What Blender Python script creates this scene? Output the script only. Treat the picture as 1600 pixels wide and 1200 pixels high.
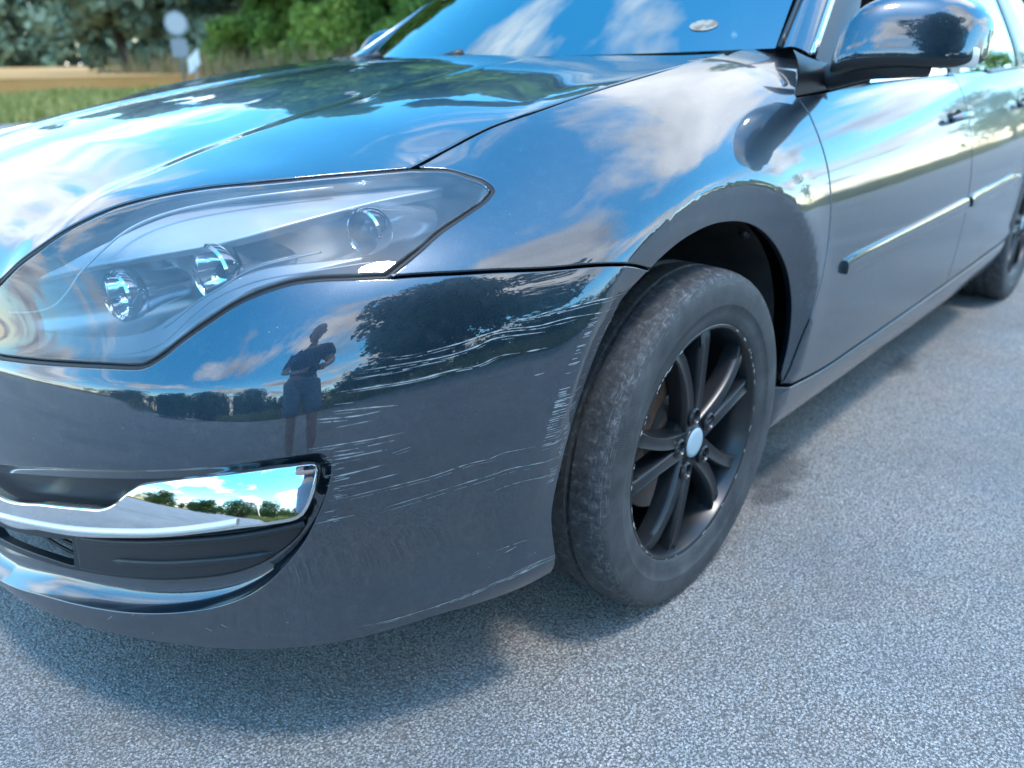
import bpy, bmesh, math, random
import numpy as np
from mathutils import Vector, Matrix
from mathutils.geometry import delaunay_2d_cdt

sc = bpy.context.scene
for o in list(bpy.data.objects):
    bpy.data.objects.remove(o)
COL = sc.collection
rad = math.radians

# ------------------------------------------------------------------ camera
CAM_POS = np.array([1.237, 1.515, .990])
cam_d = bpy.data.cameras.new('camera')
cam = bpy.data.objects.new('camera', cam_d)
COL.objects.link(cam)
sc.camera = cam
_F = Vector((-0.69306288, -0.6161958, -0.37412107))
_R = Vector((-0.66123354, 0.75010635, -0.01052057))
_U = Vector((-0.28711332, -0.24008998, 0.92732019))
m = Matrix((_R, _U, -_F)).transposed().to_4x4()
m.translation = Vector(CAM_POS)
cam.matrix_world = m
cam_d.sensor_width = 36
cam_d.lens = 1258 / 1600 * 36
cam_d.clip_start = .05
cam_d.clip_end = 3000
cam_d.dof.use_dof = True
cam_d.dof.focus_distance = 1.17
cam_d.dof.aperture_fstop = 3.3

# ------------------------------------------------------------------ sky and sun
SUN_AZ, SUN_EL = 80.0, 71.0         # direction towards the sun, degrees from +X
world = bpy.data.worlds.new('World')
sc.world = world
world.use_nodes = True
nt = world.node_tree
nt.nodes.clear()


def nd(tree, kind, **kw):
    n = tree.nodes.new(kind)
    for k, v in kw.items():
        if k[0] == 'i' and k[1:].isdigit():
            n.inputs[int(k[1:])].default_value = v
        else:
            setattr(n, k, v)
    return n


def mathn(tree, op, a, b=None, clamp=False):
    n = tree.nodes.new('ShaderNodeMath')
    n.operation = op
    n.use_clamp = clamp
    for i, s in enumerate((a, b)):
        if s is None:
            continue
        if hasattr(s, 'is_output') or hasattr(s, 'links'):
            tree.links.new(s, n.inputs[i])
        else:
            n.inputs[i].default_value = s
    return n.outputs[0]


def ramp(tree, fac, stops):
    n = tree.nodes.new('ShaderNodeValToRGB')
    e = n.color_ramp.elements
    while len(e) < len(stops):
        e.new(.5)
    for i, (p, c) in enumerate(stops):
        e[i].position = p
        e[i].color = (c if len(c) == 4 else (*c, 1)) if hasattr(c, '__len__') else (c, c, c, 1)
    if fac is not None:
        tree.links.new(fac, n.inputs[0])
    return n.outputs[0]


def mixc(tree, fac, a, b, mode='MIX'):
    n = tree.nodes.new('ShaderNodeMix')
    n.data_type = 'RGBA'
    n.blend_type = mode
    for s, i in ((fac, 0), (a, 6), (b, 7)):
        if hasattr(s, 'is_output') or hasattr(s, 'links'):
            tree.links.new(s, n.inputs[i])
        elif i == 0:
            n.inputs[0].default_value = s
        else:
            n.inputs[i].default_value = s if len(s) == 4 else (*s, 1)
    return n.outputs[2]


sky = nd(nt, 'ShaderNodeTexSky', sky_type='NISHITA', sun_disc=False)
sky.sun_elevation = rad(SUN_EL)
sky.sun_rotation = rad(90 - SUN_AZ)
sky.air_density = 1.0
sky.dust_density = .3
sky.ozone_density = 3.0
tc = nd(nt, 'ShaderNodeTexCoord')
sep = nd(nt, 'ShaderNodeSeparateXYZ')
nt.links.new(tc.outputs['Generated'], sep.inputs[0])
zz = mathn(nt, 'MAXIMUM', sep.outputs[2], 0.0)
zz = mathn(nt, 'ADD', zz, .13)
cx = mathn(nt, 'DIVIDE', sep.outputs[0], zz)
cy = mathn(nt, 'DIVIDE', sep.outputs[1], zz)
cmb = nd(nt, 'ShaderNodeCombineXYZ')
nt.links.new(cx, cmb.inputs[0])
nt.links.new(cy, cmb.inputs[1])
cmb.inputs[2].default_value = 3.7
n1 = nd(nt, 'ShaderNodeTexNoise')
n1.inputs['Scale'].default_value = 1.15
n1.inputs['Detail'].default_value = 9
n1.inputs['Roughness'].default_value = .56
n1.inputs['Distortion'].default_value = .25
nt.links.new(cmb.outputs[0], n1.inputs['Vector'])
cov = ramp(nt, n1.outputs['Fac'], [(.485, 0.0), (.58, 1.0)])
n2 = nd(nt, 'ShaderNodeTexNoise')
n2.inputs['Scale'].default_value = 1.9
n2.inputs['Detail'].default_value = 6
nt.links.new(cmb.outputs[0], n2.inputs['Vector'])
ccol = ramp(nt, n2.outputs['Fac'], [(.34, (2.0, 2.2, 2.5)), (.6, (4.6, 4.75, 4.9))])
hs = nd(nt, 'ShaderNodeHueSaturation')
hs.inputs['Hue'].default_value = .483
hs.inputs['Saturation'].default_value = 1.36
hs.inputs['Value'].default_value = 1.15
nt.links.new(sky.outputs[0], hs.inputs['Color'])
skyc = mixc(nt, cov, hs.outputs[0], ccol)
bg = nd(nt, 'ShaderNodeBackground')
bg.inputs['Strength'].default_value = .15
nt.links.new(skyc, bg.inputs['Color'])
wo = nd(nt, 'ShaderNodeOutputWorld')
nt.links.new(bg.outputs[0], wo.inputs[0])

sun_d = bpy.data.lights.new('sun', 'SUN')
sun_d.energy = .55
sun_d.angle = rad(9)
sun_d.color = (1, .95, .88)
sun = bpy.data.objects.new('sun', sun_d)
COL.objects.link(sun)
sd = Vector((math.cos(rad(SUN_AZ)) * math.cos(rad(SUN_EL)), math.sin(rad(SUN_AZ)) * math.cos(rad(SUN_EL)), math.sin(rad(SUN_EL))))
sun.rotation_euler = (-sd).to_track_quat('-Z', 'Y').to_euler()

vs = sc.view_settings
vs.view_transform = 'Standard'
vs.look = 'None'
vs.gamma = 1
vs.use_curve_mapping = False
vs.exposure = 2.15
sc.cycles.max_bounces = 10
sc.cycles.transparent_max_bounces = 24
sc.cycles.use_denoising = True
sc.cycles.caustics_reflective = False
sc.cycles.caustics_refractive = False


# ------------------------------------------------------------------ materials
def mat(name, col=(.5, .5, .5), rough=.5, metal=0.0, coat=0.0, spec=.5, ior=1.5, coat_ior=1.5, coat_rough=.02):
    m_ = bpy.data.materials.new(name)
    m_.use_nodes = True
    b = m_.node_tree.nodes['Principled BSDF']
    b.inputs['Base Color'].default_value = (*col, 1)
    b.inputs['Roughness'].default_value = rough
    b.inputs['Metallic'].default_value = metal
    b.inputs['Specular IOR Level'].default_value = spec
    b.inputs['IOR'].default_value = ior
    b.inputs['Coat Weight'].default_value = coat
    b.inputs['Coat IOR'].default_value = coat_ior
    b.inputs['Coat Roughness'].default_value = coat_rough
    return m_


def T(m_):
    return m_.node_tree, m_.node_tree.nodes['Principled BSDF']


def objcoord(t):
    return nd(t, 'ShaderNodeTexCoord').outputs['Object']


def noise(t, vec, scale, detail=4, rough=.5, dist=0):
    n = nd(t, 'ShaderNodeTexNoise')
    n.inputs['Scale'].default_value = scale
    n.inputs['Detail'].default_value = detail
    n.inputs['Roughness'].default_value = rough
    n.inputs['Distortion'].default_value = dist
    if vec is not None:
        t.links.new(vec, n.inputs['Vector'])
    return n.outputs['Fac']


def bump(t, b, h, strength=.5, dist=.001, inp='Normal', prev=None):
    n = nd(t, 'ShaderNodeBump')
    n.inputs['Strength'].default_value = strength
    n.inputs['Distance'].default_value = dist
    t.links.new(h, n.inputs['Height'])
    if prev is not None:
        t.links.new(prev, n.inputs['Normal'])
    if b is not None:
        t.links.new(n.outputs[0], b.inputs[inp])
    return n.outputs[0]


M = {}
# car paint: dark blue-grey metallic under clear coat
M['paint'] = mat('blue_grey_paint', (.018, .034, .058), .34, .55, 1.0, .5, 1.5, 2.0, .012)
t, b = T(M['paint'])
oc = objcoord(t)
fl = noise(t, oc, 900, 2)
fcol = ramp(t, fl, [(.35, (.006, .020, .034)), (.7, (.015, .041, .068))])
vs_ = nd(t, 'ShaderNodeTexVoronoi')
vs_.inputs['Scale'].default_value = 75
t.links.new(oc, vs_.inputs['Vector'])
spk = mathn(t, 'MULTIPLY', ramp(t, vs_.outputs['Distance'], [(.035, 1.0), (.075, 0.0)]), ramp(t, noise(t, oc, 9, 4, .6), [(.52, 0.0), (.66, 1.0)]))
dustf = mathn(t, 'MULTIPLY', ramp(t, noise(t, oc, 45, 6, .7), [(.5, 0.0), (.85, .07)]), 1.0)
t.links.new(mixc(t, mathn(t, 'ADD', spk, dustf, True), fcol, (.34, .36, .37)), b.inputs['Base Color'])
t.links.new(mathn(t, 'SUBTRACT', .55, mathn(t, 'MULTIPLY', spk, .55), True), b.inputs['Metallic'])
t.links.new(mathn(t, 'SUBTRACT', 1.0, mathn(t, 'MULTIPLY', spk, .8), True), b.inputs['Coat Weight'])
op = noise(t, oc, 260, 2)
bump(t, b, op, .004, .0006, 'Coat Normal')
dirt = noise(t, oc, 14, 6, .6)
sz = nd(t, 'ShaderNodeSeparateXYZ')
t.links.new(oc, sz.inputs[0])
film = ramp(t, sz.outputs[2], [(.22, .085), (.42, .03), (.56, 0.0)])
t.links.new(mathn(t, 'ADD', ramp(t, dirt, [(.45, .008), (.8, .035)]), film), b.inputs['Coat Roughness'])

M['black_plastic'] = mat('black_plastic', (.022, .024, .027), .42)
t, b = T(M['black_plastic'])
bump(t, b, noise(t, objcoord(t), 700, 3), .25, .0006)
M['dark'] = mat('dark_cavity', (.006, .006, .007), .8)
M['rubber_seal'] = mat('rubber_seal', (.008, .008, .009), .5)
M['chrome'] = mat('chrome', (.78, .79, .80), .035, 1.0)
t, b = T(M['chrome'])
oc = objcoord(t)
t.links.new(ramp(t, noise(t, oc, 30, 6, .6), [(.5, .03), (.8, .10)]), b.inputs['Roughness'])
M['satin'] = mat('satin_silver', (.62, .63, .64), .22, 1.0)
M['brow'] = mat('silver_lacquer', (.78, .79, .79), .3, .35)
M['reflector'] = mat('reflector_chrome', (.80, .82, .84), .07, 1.0)
M['bezel'] = mat('lamp_bezel', (.34, .36, .37), .28, .6)
M['bezel2'] = mat('lamp_lower_bezel', (.36, .38, .40), .35, .5)
M['tube'] = mat('lamp_tube', (.74, .77, .79), .12, .8)
M['cream'] = mat('cream_strip', (.72, .71, .66), .25, .15, .5)
M['rim'] = mat('satin_black_alloy', (.014, .016, .019), .38, .1, .35, .5, 1.5, 1.5, .2)
t, b = T(M['rim'])
oc = objcoord(t)
t.links.new(ramp(t, noise(t, oc, 25, 6, .65), [(.4, (.006, .008, .011)), (.8, (.016, .018, .020))]), b.inputs['Base Color'])
M['scuff'] = mat('scuffed_alloy', (.55, .54, .51), .45, .6)
M['cap'] = mat('pale_cap', (.36, .48, .54), .35, .0, .2)
M['disc'] = mat('brake_disc', (.32, .27, .24), .42, .7)
M['rust'] = mat('rusty_iron', (.10, .055, .038), .8)
t, b = T(M['rust'])
t.links.new(ramp(t, noise(t, objcoord(t), 40, 6, .7), [(.35, (.035, .022, .018)), (.7, (.17, .085, .05))]), b.inputs['Base Color'])


def glass(name, tint, haze=0.0, gl=(1, 1, 1), ior=1.5, hazecol=(.8, .82, .84), rough=.01):
    m_ = bpy.data.materials.new(name)
    m_.use_nodes = True
    t_ = m_.node_tree
    t_.nodes.clear()
    tr = nd(t_, 'ShaderNodeBsdfTransparent')
    tr.inputs[0].default_value = (*tint, 1)
    g = nd(t_, 'ShaderNodeBsdfGlossy')
    g.inputs['Roughness'].default_value = rough
    g.inputs['Color'].default_value = (*gl, 1)
    fr = nd(t_, 'ShaderNodeFresnel')
    fr.inputs[0].default_value = ior
    mx = nd(t_, 'ShaderNodeMixShader')
    t_.links.new(fr.outputs[0], mx.inputs[0])
    if haze:
        df = nd(t_, 'ShaderNodeBsdfDiffuse')
        df.inputs[0].default_value = (*hazecol, 1)
        hz = nd(t_, 'ShaderNodeMixShader')
        hn = noise(t_, objcoord(t_), 9, 6, .6)
        t_.links.new(ramp(t_, hn, [(.35, haze * .4), (.75, haze * 1.7)]), hz.inputs[0])
        t_.links.new(tr.outputs[0], hz.inputs[1])
        t_.links.new(df.outputs[0], hz.inputs[2])
        t_.links.new(hz.outputs[0], mx.inputs[1])
    else:
        t_.links.new(tr.outputs[0], mx.inputs[1])
    t_.links.new(g.outputs[0], mx.inputs[2])
    ou = nd(t_, 'ShaderNodeOutputMaterial')
    t_.links.new(mx.outputs[0], ou.inputs[0])
    return m_


M['lens'] = glass('lamp_lens', (.95, .96, .97), .07, ior=1.66)
M['glass'] = glass('window_glass', (.14, .20, .21), ior=3.3, gl=(.86, .98, 1.0))
M['side_glass'] = glass('side_glass', (.10, .13, .13), ior=1.8)
M['bulb'] = glass('clear_bulb', (.9, .9, .9), .06, ior=1.6)

# tyre rubber
M['tyre'] = mat('tyre_rubber', (.02, .02, .021), .62)
t, b = T(M['tyre'])
oc = objcoord(t)
sx = nd(t, 'ShaderNodeSeparateXYZ')
t.links.new(oc, sx.inputs[0])
ang = mathn(t, 'ARCTAN2', sx.outputs[2], sx.outputs[0])
r2 = mathn(t, 'SQRT', mathn(t, 'ADD', mathn(t, 'MULTIPLY', sx.outputs[0], sx.outputs[0]), mathn(t, 'MULTIPLY', sx.outputs[2], sx.outputs[2])))
wv = mathn(t, 'SINE', mathn(t, 'MULTIPLY', ang, 520.0))
rm = ramp(t, r2, [(.268, 0.0), (.272, 1.0), (.305, 1.0), (.310, 0.0)])
ribs = mathn(t, 'MULTIPLY', wv, rm)
tread = ramp(t, r2, [(.314, 0.0), (.320, 1.0)])
mot = noise(t, oc, 75, 8, .72, .6)
dst = noise(t, oc, 16, 6, .65)
fine = noise(t, oc, 420, 4, .6)
d1 = ramp(t, mot, [(.42, (.022, .023, .025)), (.56, (.060, .063, .066)), (.70, (.22, .228, .235))])
dust = ramp(t, dst, [(.35, (.032, .034, .037)), (.7, (.080, .084, .088))])
edge = ramp(t, r2, [(.301, 0.0), (.313, .85), (.3225, .75), (.3262, .45)])
stv = nd(t, 'ShaderNodeCombineXYZ')
t.links.new(mathn(t, 'MULTIPLY', ang, 9.0), stv.inputs[0])
t.links.new(mathn(t, 'MULTIPLY', r2, 420.0), stv.inputs[1])
t.links.new(mathn(t, 'MULTIPLY', sx.outputs[1], 260.0), stv.inputs[2])
strk = noise(t, stv.outputs[0], 1.0, 6, .7)
ringm_ = ramp(t, r2, [(.296, 0.0), (.306, .9), (.318, .9), (.323, .1)])
c0 = mixc(t, edge, dust, d1)
c0 = mixc(t, mathn(t, 'MULTIPLY', ringm_, ramp(t, strk, [(.55, 0.0), (.68, .8)])), c0, (.24, .245, .25))
t.links.new(c0, b.inputs['Base Color'])
hb = mathn(t, 'ADD', mathn(t, 'MULTIPLY', ribs, .2), mathn(t, 'MULTIPLY', fine, .5))
hb = mathn(t, 'ADD', hb, mathn(t, 'MULTIPLY', mathn(t, 'MULTIPLY', mot, tread), 1.6))
sip = mathn(t, 'GREATER_THAN', mathn(t, 'SINE', mathn(t, 'ADD', mathn(t, 'MULTIPLY', ang, 74.0), mathn(t, 'MULTIPLY', sx.outputs[1], 60.0))), .80)
sipm = mathn(t, 'MULTIPLY', sip, ramp(t, r2, [(.309, 0.0), (.314, 1.0)]))
hb = mathn(t, 'SUBTRACT', hb, mathn(t, 'MULTIPLY', sipm, 1.5))
bump(t, b, hb, .55, .0014)

# asphalt
M['asphalt'] = mat('asphalt', (.1, .1, .105), .72, 0, 0, .35)
t, b = T(M['asphalt'])
oc = objcoord(t)


def voro(scale, feature='F1', rnd=1.0):
    v = nd(t, 'ShaderNodeTexVoronoi', feature=feature)
    v.inputs['Scale'].default_value = scale
    v.inputs['Randomness'].default_value = rnd
    t.links.new(oc, v.inputs['Vector'])
    return v


v1 = voro(210)
v2 = voro(330)
sepc = nd(t, 'ShaderNodeSeparateColor')
t.links.new(v1.outputs['Color'], sepc.inputs[0])
stone = ramp(t, sepc.outputs[0], [(0, (.37, .35, .325)), (.5, (.43, .405, .38)), (.9, (.48, .455, .425)), (.97, (.55, .52, .49)), (1, (.66, .63, .59))])
gap = ramp(t, v1.outputs['Distance'], [(.42, 1.0), (.72, 0.0)])
pore = ramp(t, noise(t, oc, 230, 4, .62), [(.36, 0.0), (.50, 1.0)])
big = noise(t, oc, 1.0, 8, .68)
bigc = ramp(t, big, [(.32, (.62, .63, .65)), (.5, (1.0, 1.0, 1.0)), (.68, (1.3, 1.28, 1.25))])
stone = mixc(t, 1.0, stone, bigc, 'MULTIPLY')
base = mixc(t, mathn(t, 'MULTIPLY', gap, pore), (.20, .190, .178), stone)
tint = noise(t, oc, 4.5, 4, .6)
base = mixc(t, 1.0, base, ramp(t, tint, [(.3, (.93, .98, 1.03)), (.5, (1, 1, 1)), (.7, (1.07, 1.0, .97))]), 'MULTIPLY')
stn = noise(t, oc, 5, 5, .6)
base = mixc(t, ramp(t, stn, [(.62, 0.0), (.8, .35)]), base, (.16, .135, .115))
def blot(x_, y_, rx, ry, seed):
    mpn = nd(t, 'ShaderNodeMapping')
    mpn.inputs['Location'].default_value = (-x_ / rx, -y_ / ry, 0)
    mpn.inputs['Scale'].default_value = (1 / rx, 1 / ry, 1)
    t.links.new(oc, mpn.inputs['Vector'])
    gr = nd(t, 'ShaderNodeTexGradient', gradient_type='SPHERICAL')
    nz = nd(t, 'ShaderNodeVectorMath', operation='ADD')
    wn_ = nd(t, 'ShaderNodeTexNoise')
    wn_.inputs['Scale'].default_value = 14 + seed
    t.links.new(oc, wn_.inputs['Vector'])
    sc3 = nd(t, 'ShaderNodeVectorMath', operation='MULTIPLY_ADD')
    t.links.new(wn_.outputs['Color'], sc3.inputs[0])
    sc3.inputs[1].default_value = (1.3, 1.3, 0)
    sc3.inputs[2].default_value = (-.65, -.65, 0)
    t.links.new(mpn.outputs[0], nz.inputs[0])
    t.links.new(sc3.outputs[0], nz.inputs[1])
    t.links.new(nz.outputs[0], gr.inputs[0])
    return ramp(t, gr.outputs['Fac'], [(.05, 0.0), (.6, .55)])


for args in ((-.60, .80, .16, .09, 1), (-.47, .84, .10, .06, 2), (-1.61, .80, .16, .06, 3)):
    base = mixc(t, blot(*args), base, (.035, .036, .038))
t.links.new(base, b.inputs['Base Color'])
h = mathn(t, 'MULTIPLY', mathn(t, 'SUBTRACT', 1.0, v1.outputs['Distance']), mathn(t, 'ADD', .45, sepc.outputs[1]))
h = mathn(t, 'ADD', h, mathn(t, 'MULTIPLY', noise(t, oc, 500, 4), .35))
h = mathn(t, 'ADD', h, mathn(t, 'MULTIPLY', pore, .9))
h = mathn(t, 'ADD', h, mathn(t, 'MULTIPLY', noise(t, oc, 28, 4), .8))
bump(t, b, h, .85, .0036)


# ------------------------------------------------------------------ mesh helpers
def link(o, parent=None):
    COL.objects.link(o)
    if parent is not None:
        o.parent = parent
    return o


def empty(name, loc=(0, 0, 0), parent=None):
    o = bpy.data.objects.new(name, None)
    o.location = loc
    o.empty_display_size = .1
    return link(o, parent)


def meshobj(name, V, Fc, material, parent=None, normals=None, smooth=True, auto=None, kind=None):
    me = bpy.data.meshes.new(name)
    me.from_pydata([tuple(map(float, v)) for v in V], [], [tuple(map(int, f)) for f in Fc])
    if smooth:
        me.polygons.foreach_set('use_smooth', [True] * len(me.polygons))
    me.update()
    if normals is not None:
        me.normals_split_custom_set_from_vertices([tuple(map(float, n)) for n in normals])
    elif auto:
        me.set_sharp_from_angle(angle=rad(auto))
    if material is not None:
        me.materials.append(material)
    o = bpy.data.objects.new(name, me)
    if kind:
        o['kind'] = kind
    return link(o, parent)


def tagged(o, label, cat, group=None, kind=None):
    if label:
        o['label'] = label
    if cat:
        o['category'] = cat
    if group:
        o['group'] = group
    if kind:
        o['kind'] = kind
    return o


def catmull(P, n, closed=False):
    """resample polyline P (list of k-vectors) to n points, Catmull-Rom, even arc length"""
    P = np.asarray(P, float)
    if len(P) == 2:
        s = np.linspace(0, 1, n)[:, None]
        return P[0] * (1 - s) + P[1] * s
    if closed:
        Q = np.concatenate([P[-1:], P, P[:2]])
        segs = len(P)
    else:
        Q = np.concatenate([[2 * P[0] - P[1]], P, [2 * P[-1] - P[-2]]])
        segs = len(P) - 1
    out = []
    for i in range(segs):
        p0, p1, p2, p3 = Q[i:i + 4]
        for tt in np.linspace(0, 1, 24, endpoint=False):
            out.append(.5 * (2 * p1 + (p2 - p0) * tt + (2 * p0 - 5 * p1 + 4 * p2 - p3) * tt ** 2 + (3 * p1 - p0 - 3 * p2 + p3) * tt ** 3))
    out.append(P[0] if closed else P[-1])
    out = np.array(out)
    L = np.concatenate([[0], np.cumsum(np.linalg.norm(np.diff(out, axis=0), axis=1))])
    s = np.linspace(0, L[-1], n + (1 if closed else 0))
    if closed:
        s = s[:-1]
    return np.stack([np.interp(s, L, out[:, k]) for k in range(out.shape[1])], -1)


def lathe(name, prof, n, material, parent=None, axis='Y', auto=35, arc=(0, 2 * math.pi), loc=None):
    """prof: list of (radius, axial)"""
    full = abs(arc[1] - arc[0] - 2 * math.pi) < 1e-6
    A = np.linspace(arc[0], arc[1], n, endpoint=not full)
    V = []
    for r, y in prof:
        for a in A:
            V.append((r * math.cos(a), y, r * math.sin(a)))
    Fc = []
    k = len(A)
    for i in range(len(prof) - 1):
        for j in range(k if full else k - 1):
            j2 = (j + 1) % k
            Fc.append((i * k + j, i * k + j2, (i + 1) * k + j2, (i + 1) * k + j))
    o = meshobj(name, V, Fc, material, parent, auto=auto)
    if loc is not None:
        o.location = loc
    return o


def tube(P, R, n=10, caps=True):
    """swept tube; returns V, F"""
    P = np.asarray(P, float)
    R = np.broadcast_to(np.asarray(R, float), (len(P),))
    V, Fc = [], []
    Tn = np.gradient(P, axis=0)
    Tn /= np.linalg.norm(Tn, axis=1)[:, None]
    up = np.array([0, 0, 1.]) if abs(Tn[0, 2]) < .9 else np.array([1., 0, 0])
    a = np.cross(Tn[0], up)
    a /= np.linalg.norm(a)
    for i, p in enumerate(P):
        a = a - Tn[i] * (a @ Tn[i])
        a /= np.linalg.norm(a)
        bb = np.cross(Tn[i], a)
        for k in range(n):
            w = 2 * math.pi * k / n
            V.append(p + R[i] * (math.cos(w) * a + math.sin(w) * bb))
    for i in range(len(P) - 1):
        for k in range(n):
            k2 = (k + 1) % n
            Fc.append((i * n + k, i * n + k2, (i + 1) * n + k2, (i + 1) * n + k))
    if caps:
        Fc.append(tuple(range(n))[::-1])
        Fc.append(tuple(range((len(P) - 1) * n, len(P) * n)))
    return V, Fc


def boxm(lo, hi):
    x0, y0, z0 = lo
    x1, y1, z1 = hi
    V = [(x0, y0, z0), (x1, y0, z0), (x1, y1, z0), (x0, y1, z0), (x0, y0, z1), (x1, y0, z1), (x1, y1, z1), (x0, y1, z1)]
    Fc = [(0, 3, 2, 1), (4, 5, 6, 7), (0, 1, 5, 4), (1, 2, 6, 5), (2, 3, 7, 6), (3, 0, 4, 7)]
    return V, Fc


def joinm(*parts):
    V, Fc = [], []
    for v, f in parts:
        k = len(V)
        V += [tuple(p) for p in v]
        Fc += [tuple(i + k for i in q) for q in f]
    return V, Fc


def bevelled(name, V, Fc, material, parent=None, w=.004, seg=2):
    o = meshobj(name, V, Fc, material, parent, auto=40)
    bm = bmesh.new()
    bm.from_mesh(o.data)
    bmesh.ops.remove_doubles(bm, verts=bm.verts, dist=1e-5)
    bmesh.ops.recalc_face_normals(bm, faces=bm.faces)
    bmesh.ops.bevel(bm, geom=list(bm.edges), offset=w, segments=seg, affect='EDGES', clamp_overlap=True)
    bm.to_mesh(o.data)
    bm.free()
    o.data.set_sharp_from_angle(angle=rad(40))
    return o


# ------------------------------------------------------------------ body surface of the car
# car frame: x forward, y to the car's left, z up, origin on the road under the front axle
def bs(t):
    return np.stack([(1-t)**3,3*t**3-6*t**2+4,-3*t**3+3*t**2+3*t+1,t**3],-1)/6
def bsurf(net,u,v):
    n=np.concatenate([[2*net[0]-net[1]],net,[2*net[-1]-net[-2]]],0)
    n=np.concatenate([(2*n[:,0]-n[:,1])[:,None],n,(2*n[:,-1]-n[:,-2])[:,None]],1)
    iu=np.clip(np.floor(u).astype(int),0,net.shape[0]-2);iv=np.clip(np.floor(v).astype(int),0,net.shape[1]-2)
    wu=bs(u-iu);wv=bs(v-iv);o=0
    for a in range(4):
        for b in range(4):
            o=o+(wu[...,a]*wv[...,b])[...,None]*n[iu+a,iv+b]
    return o
ST=[(-3.55,.72),(-3.3,.82),(-2.95,.88),(-2.6,.905),(-2.1,.912),(-1.6,.914),(-1.1,.912),(-.7,.908),(-.4,.905),(-.15,.905),(.08,.905),(.26,.902),(.40,.888),(.53,.862),(.66,.806),(.788,.746),(.887,.634),(.944,.455),(.972,.25),(.985,.08)]
ST=np.array(ST+[(x,-y) for x,y in ST[::-1]])
TG=np.gradient(ST,axis=0);NR=np.stack([-TG[:,1],TG[:,0]],-1);NR/=np.linalg.norm(NR,axis=1)[:,None];NR*=np.sign((NR*ST).sum(1))[:,None]
# levels (z,d) at key stations
K={5:[(.15,.11),(.19,.06),(.25,.028),(.34,.012),(.45,.003),(.54,0),(.61,.002),(.67,.007),(.735,.018),(.80,.035),(.865,.06),(.915,.085),(.95,.12),(.97,.17)],
8:[(.15,.11),(.19,.06),(.25,.028),(.34,.010),(.45,.001),(.54,0),(.61,.001),(.68,.006),(.75,.018),(.82,.045),(.89,.085),(.95,.14),(1.0,.215),(1.02,.30)],
10:[(.15,.11),(.19,.06),(.25,.028),(.34,.010),(.45,.001),(.54,0),(.61,0),(.68,0.002),(.745,.010),(.80,.030),(.855,.07),(.905,.125),(.95,.205),(.97,.30)],
11:[(.1825,.09),(.2175,.041),(.27,.016),(.345,.011),(.45,.002),(.535,0),(.60,.001),(.66,.004),(.7175,.013),(.768,.033),(.818,.07),(.866,.125),(.914,.209),(.934,.30)],
12:[(.215,.07),(.245,.022),(.29,.004),(.35,.012),(.45,.003),(.53,0),(.59,.002),(.64,.006),(.69,.016),(.735,.036),(.78,.07),(.825,.125),(.868,.215),(.888,.31)],
 14:[(.175,.12),(.20,.05),(.25,.028),(.33,.035),(.43,.012),(.53,0),(.61,.006),(.655,.016),(.70,.032),(.74,.052),(.778,.092),(.815,.145),(.852,.22),(.872,.31)],
16:[(.135,.175),(.16,.10),(.205,.075),(.30,.072),(.41,.030),(.49,.002),(.57,.013),(.634,.029),(.656,.048),(.69,.076),(.74,.114),(.795,.160),(.838,.206),(.855,.28)],
17:[(.125,.16),(.15,.07),(.195,.043),(.29,.052),(.40,.026),(.48,.002),(.56,.014),(.620,.030),(.643,.046),(.685,.062),(.735,.077),(.778,.094),(.812,.124),(.83,.18)],
18:[(.115,.14),(.14,.035),(.185,.008),(.28,.032),(.39,.018),(.47,0),(.55,.010),(.605,.024),(.626,.036),(.655,.042),(.69,.054),(.73,.066),(.77,.098),(.79,.17)],
}
def net():
    ks=sorted(K);n=len(ST);h=n//2;L=len(K[5]);out=np.zeros((n,L,3))
    for s in range(n):
        m=s if s<h else n-1-s
        A=[np.interp(m,ks,[K[k][j][0] for k in ks]) for j in range(L)]
        D=[np.interp(m,ks,[K[k][j][1] for k in ks]) for j in range(L)]
        for j in range(L):
            out[s,j]=(ST[s,0]-NR[s,0]*D[j],ST[s,1]-NR[s,1]*D[j],A[j])
    return out
NET=net()
HALF=len(ST)/2-.5
def S(uv):
    uv=np.asarray(uv,float);return bsurf(NET,uv[...,0],uv[...,1])


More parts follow.
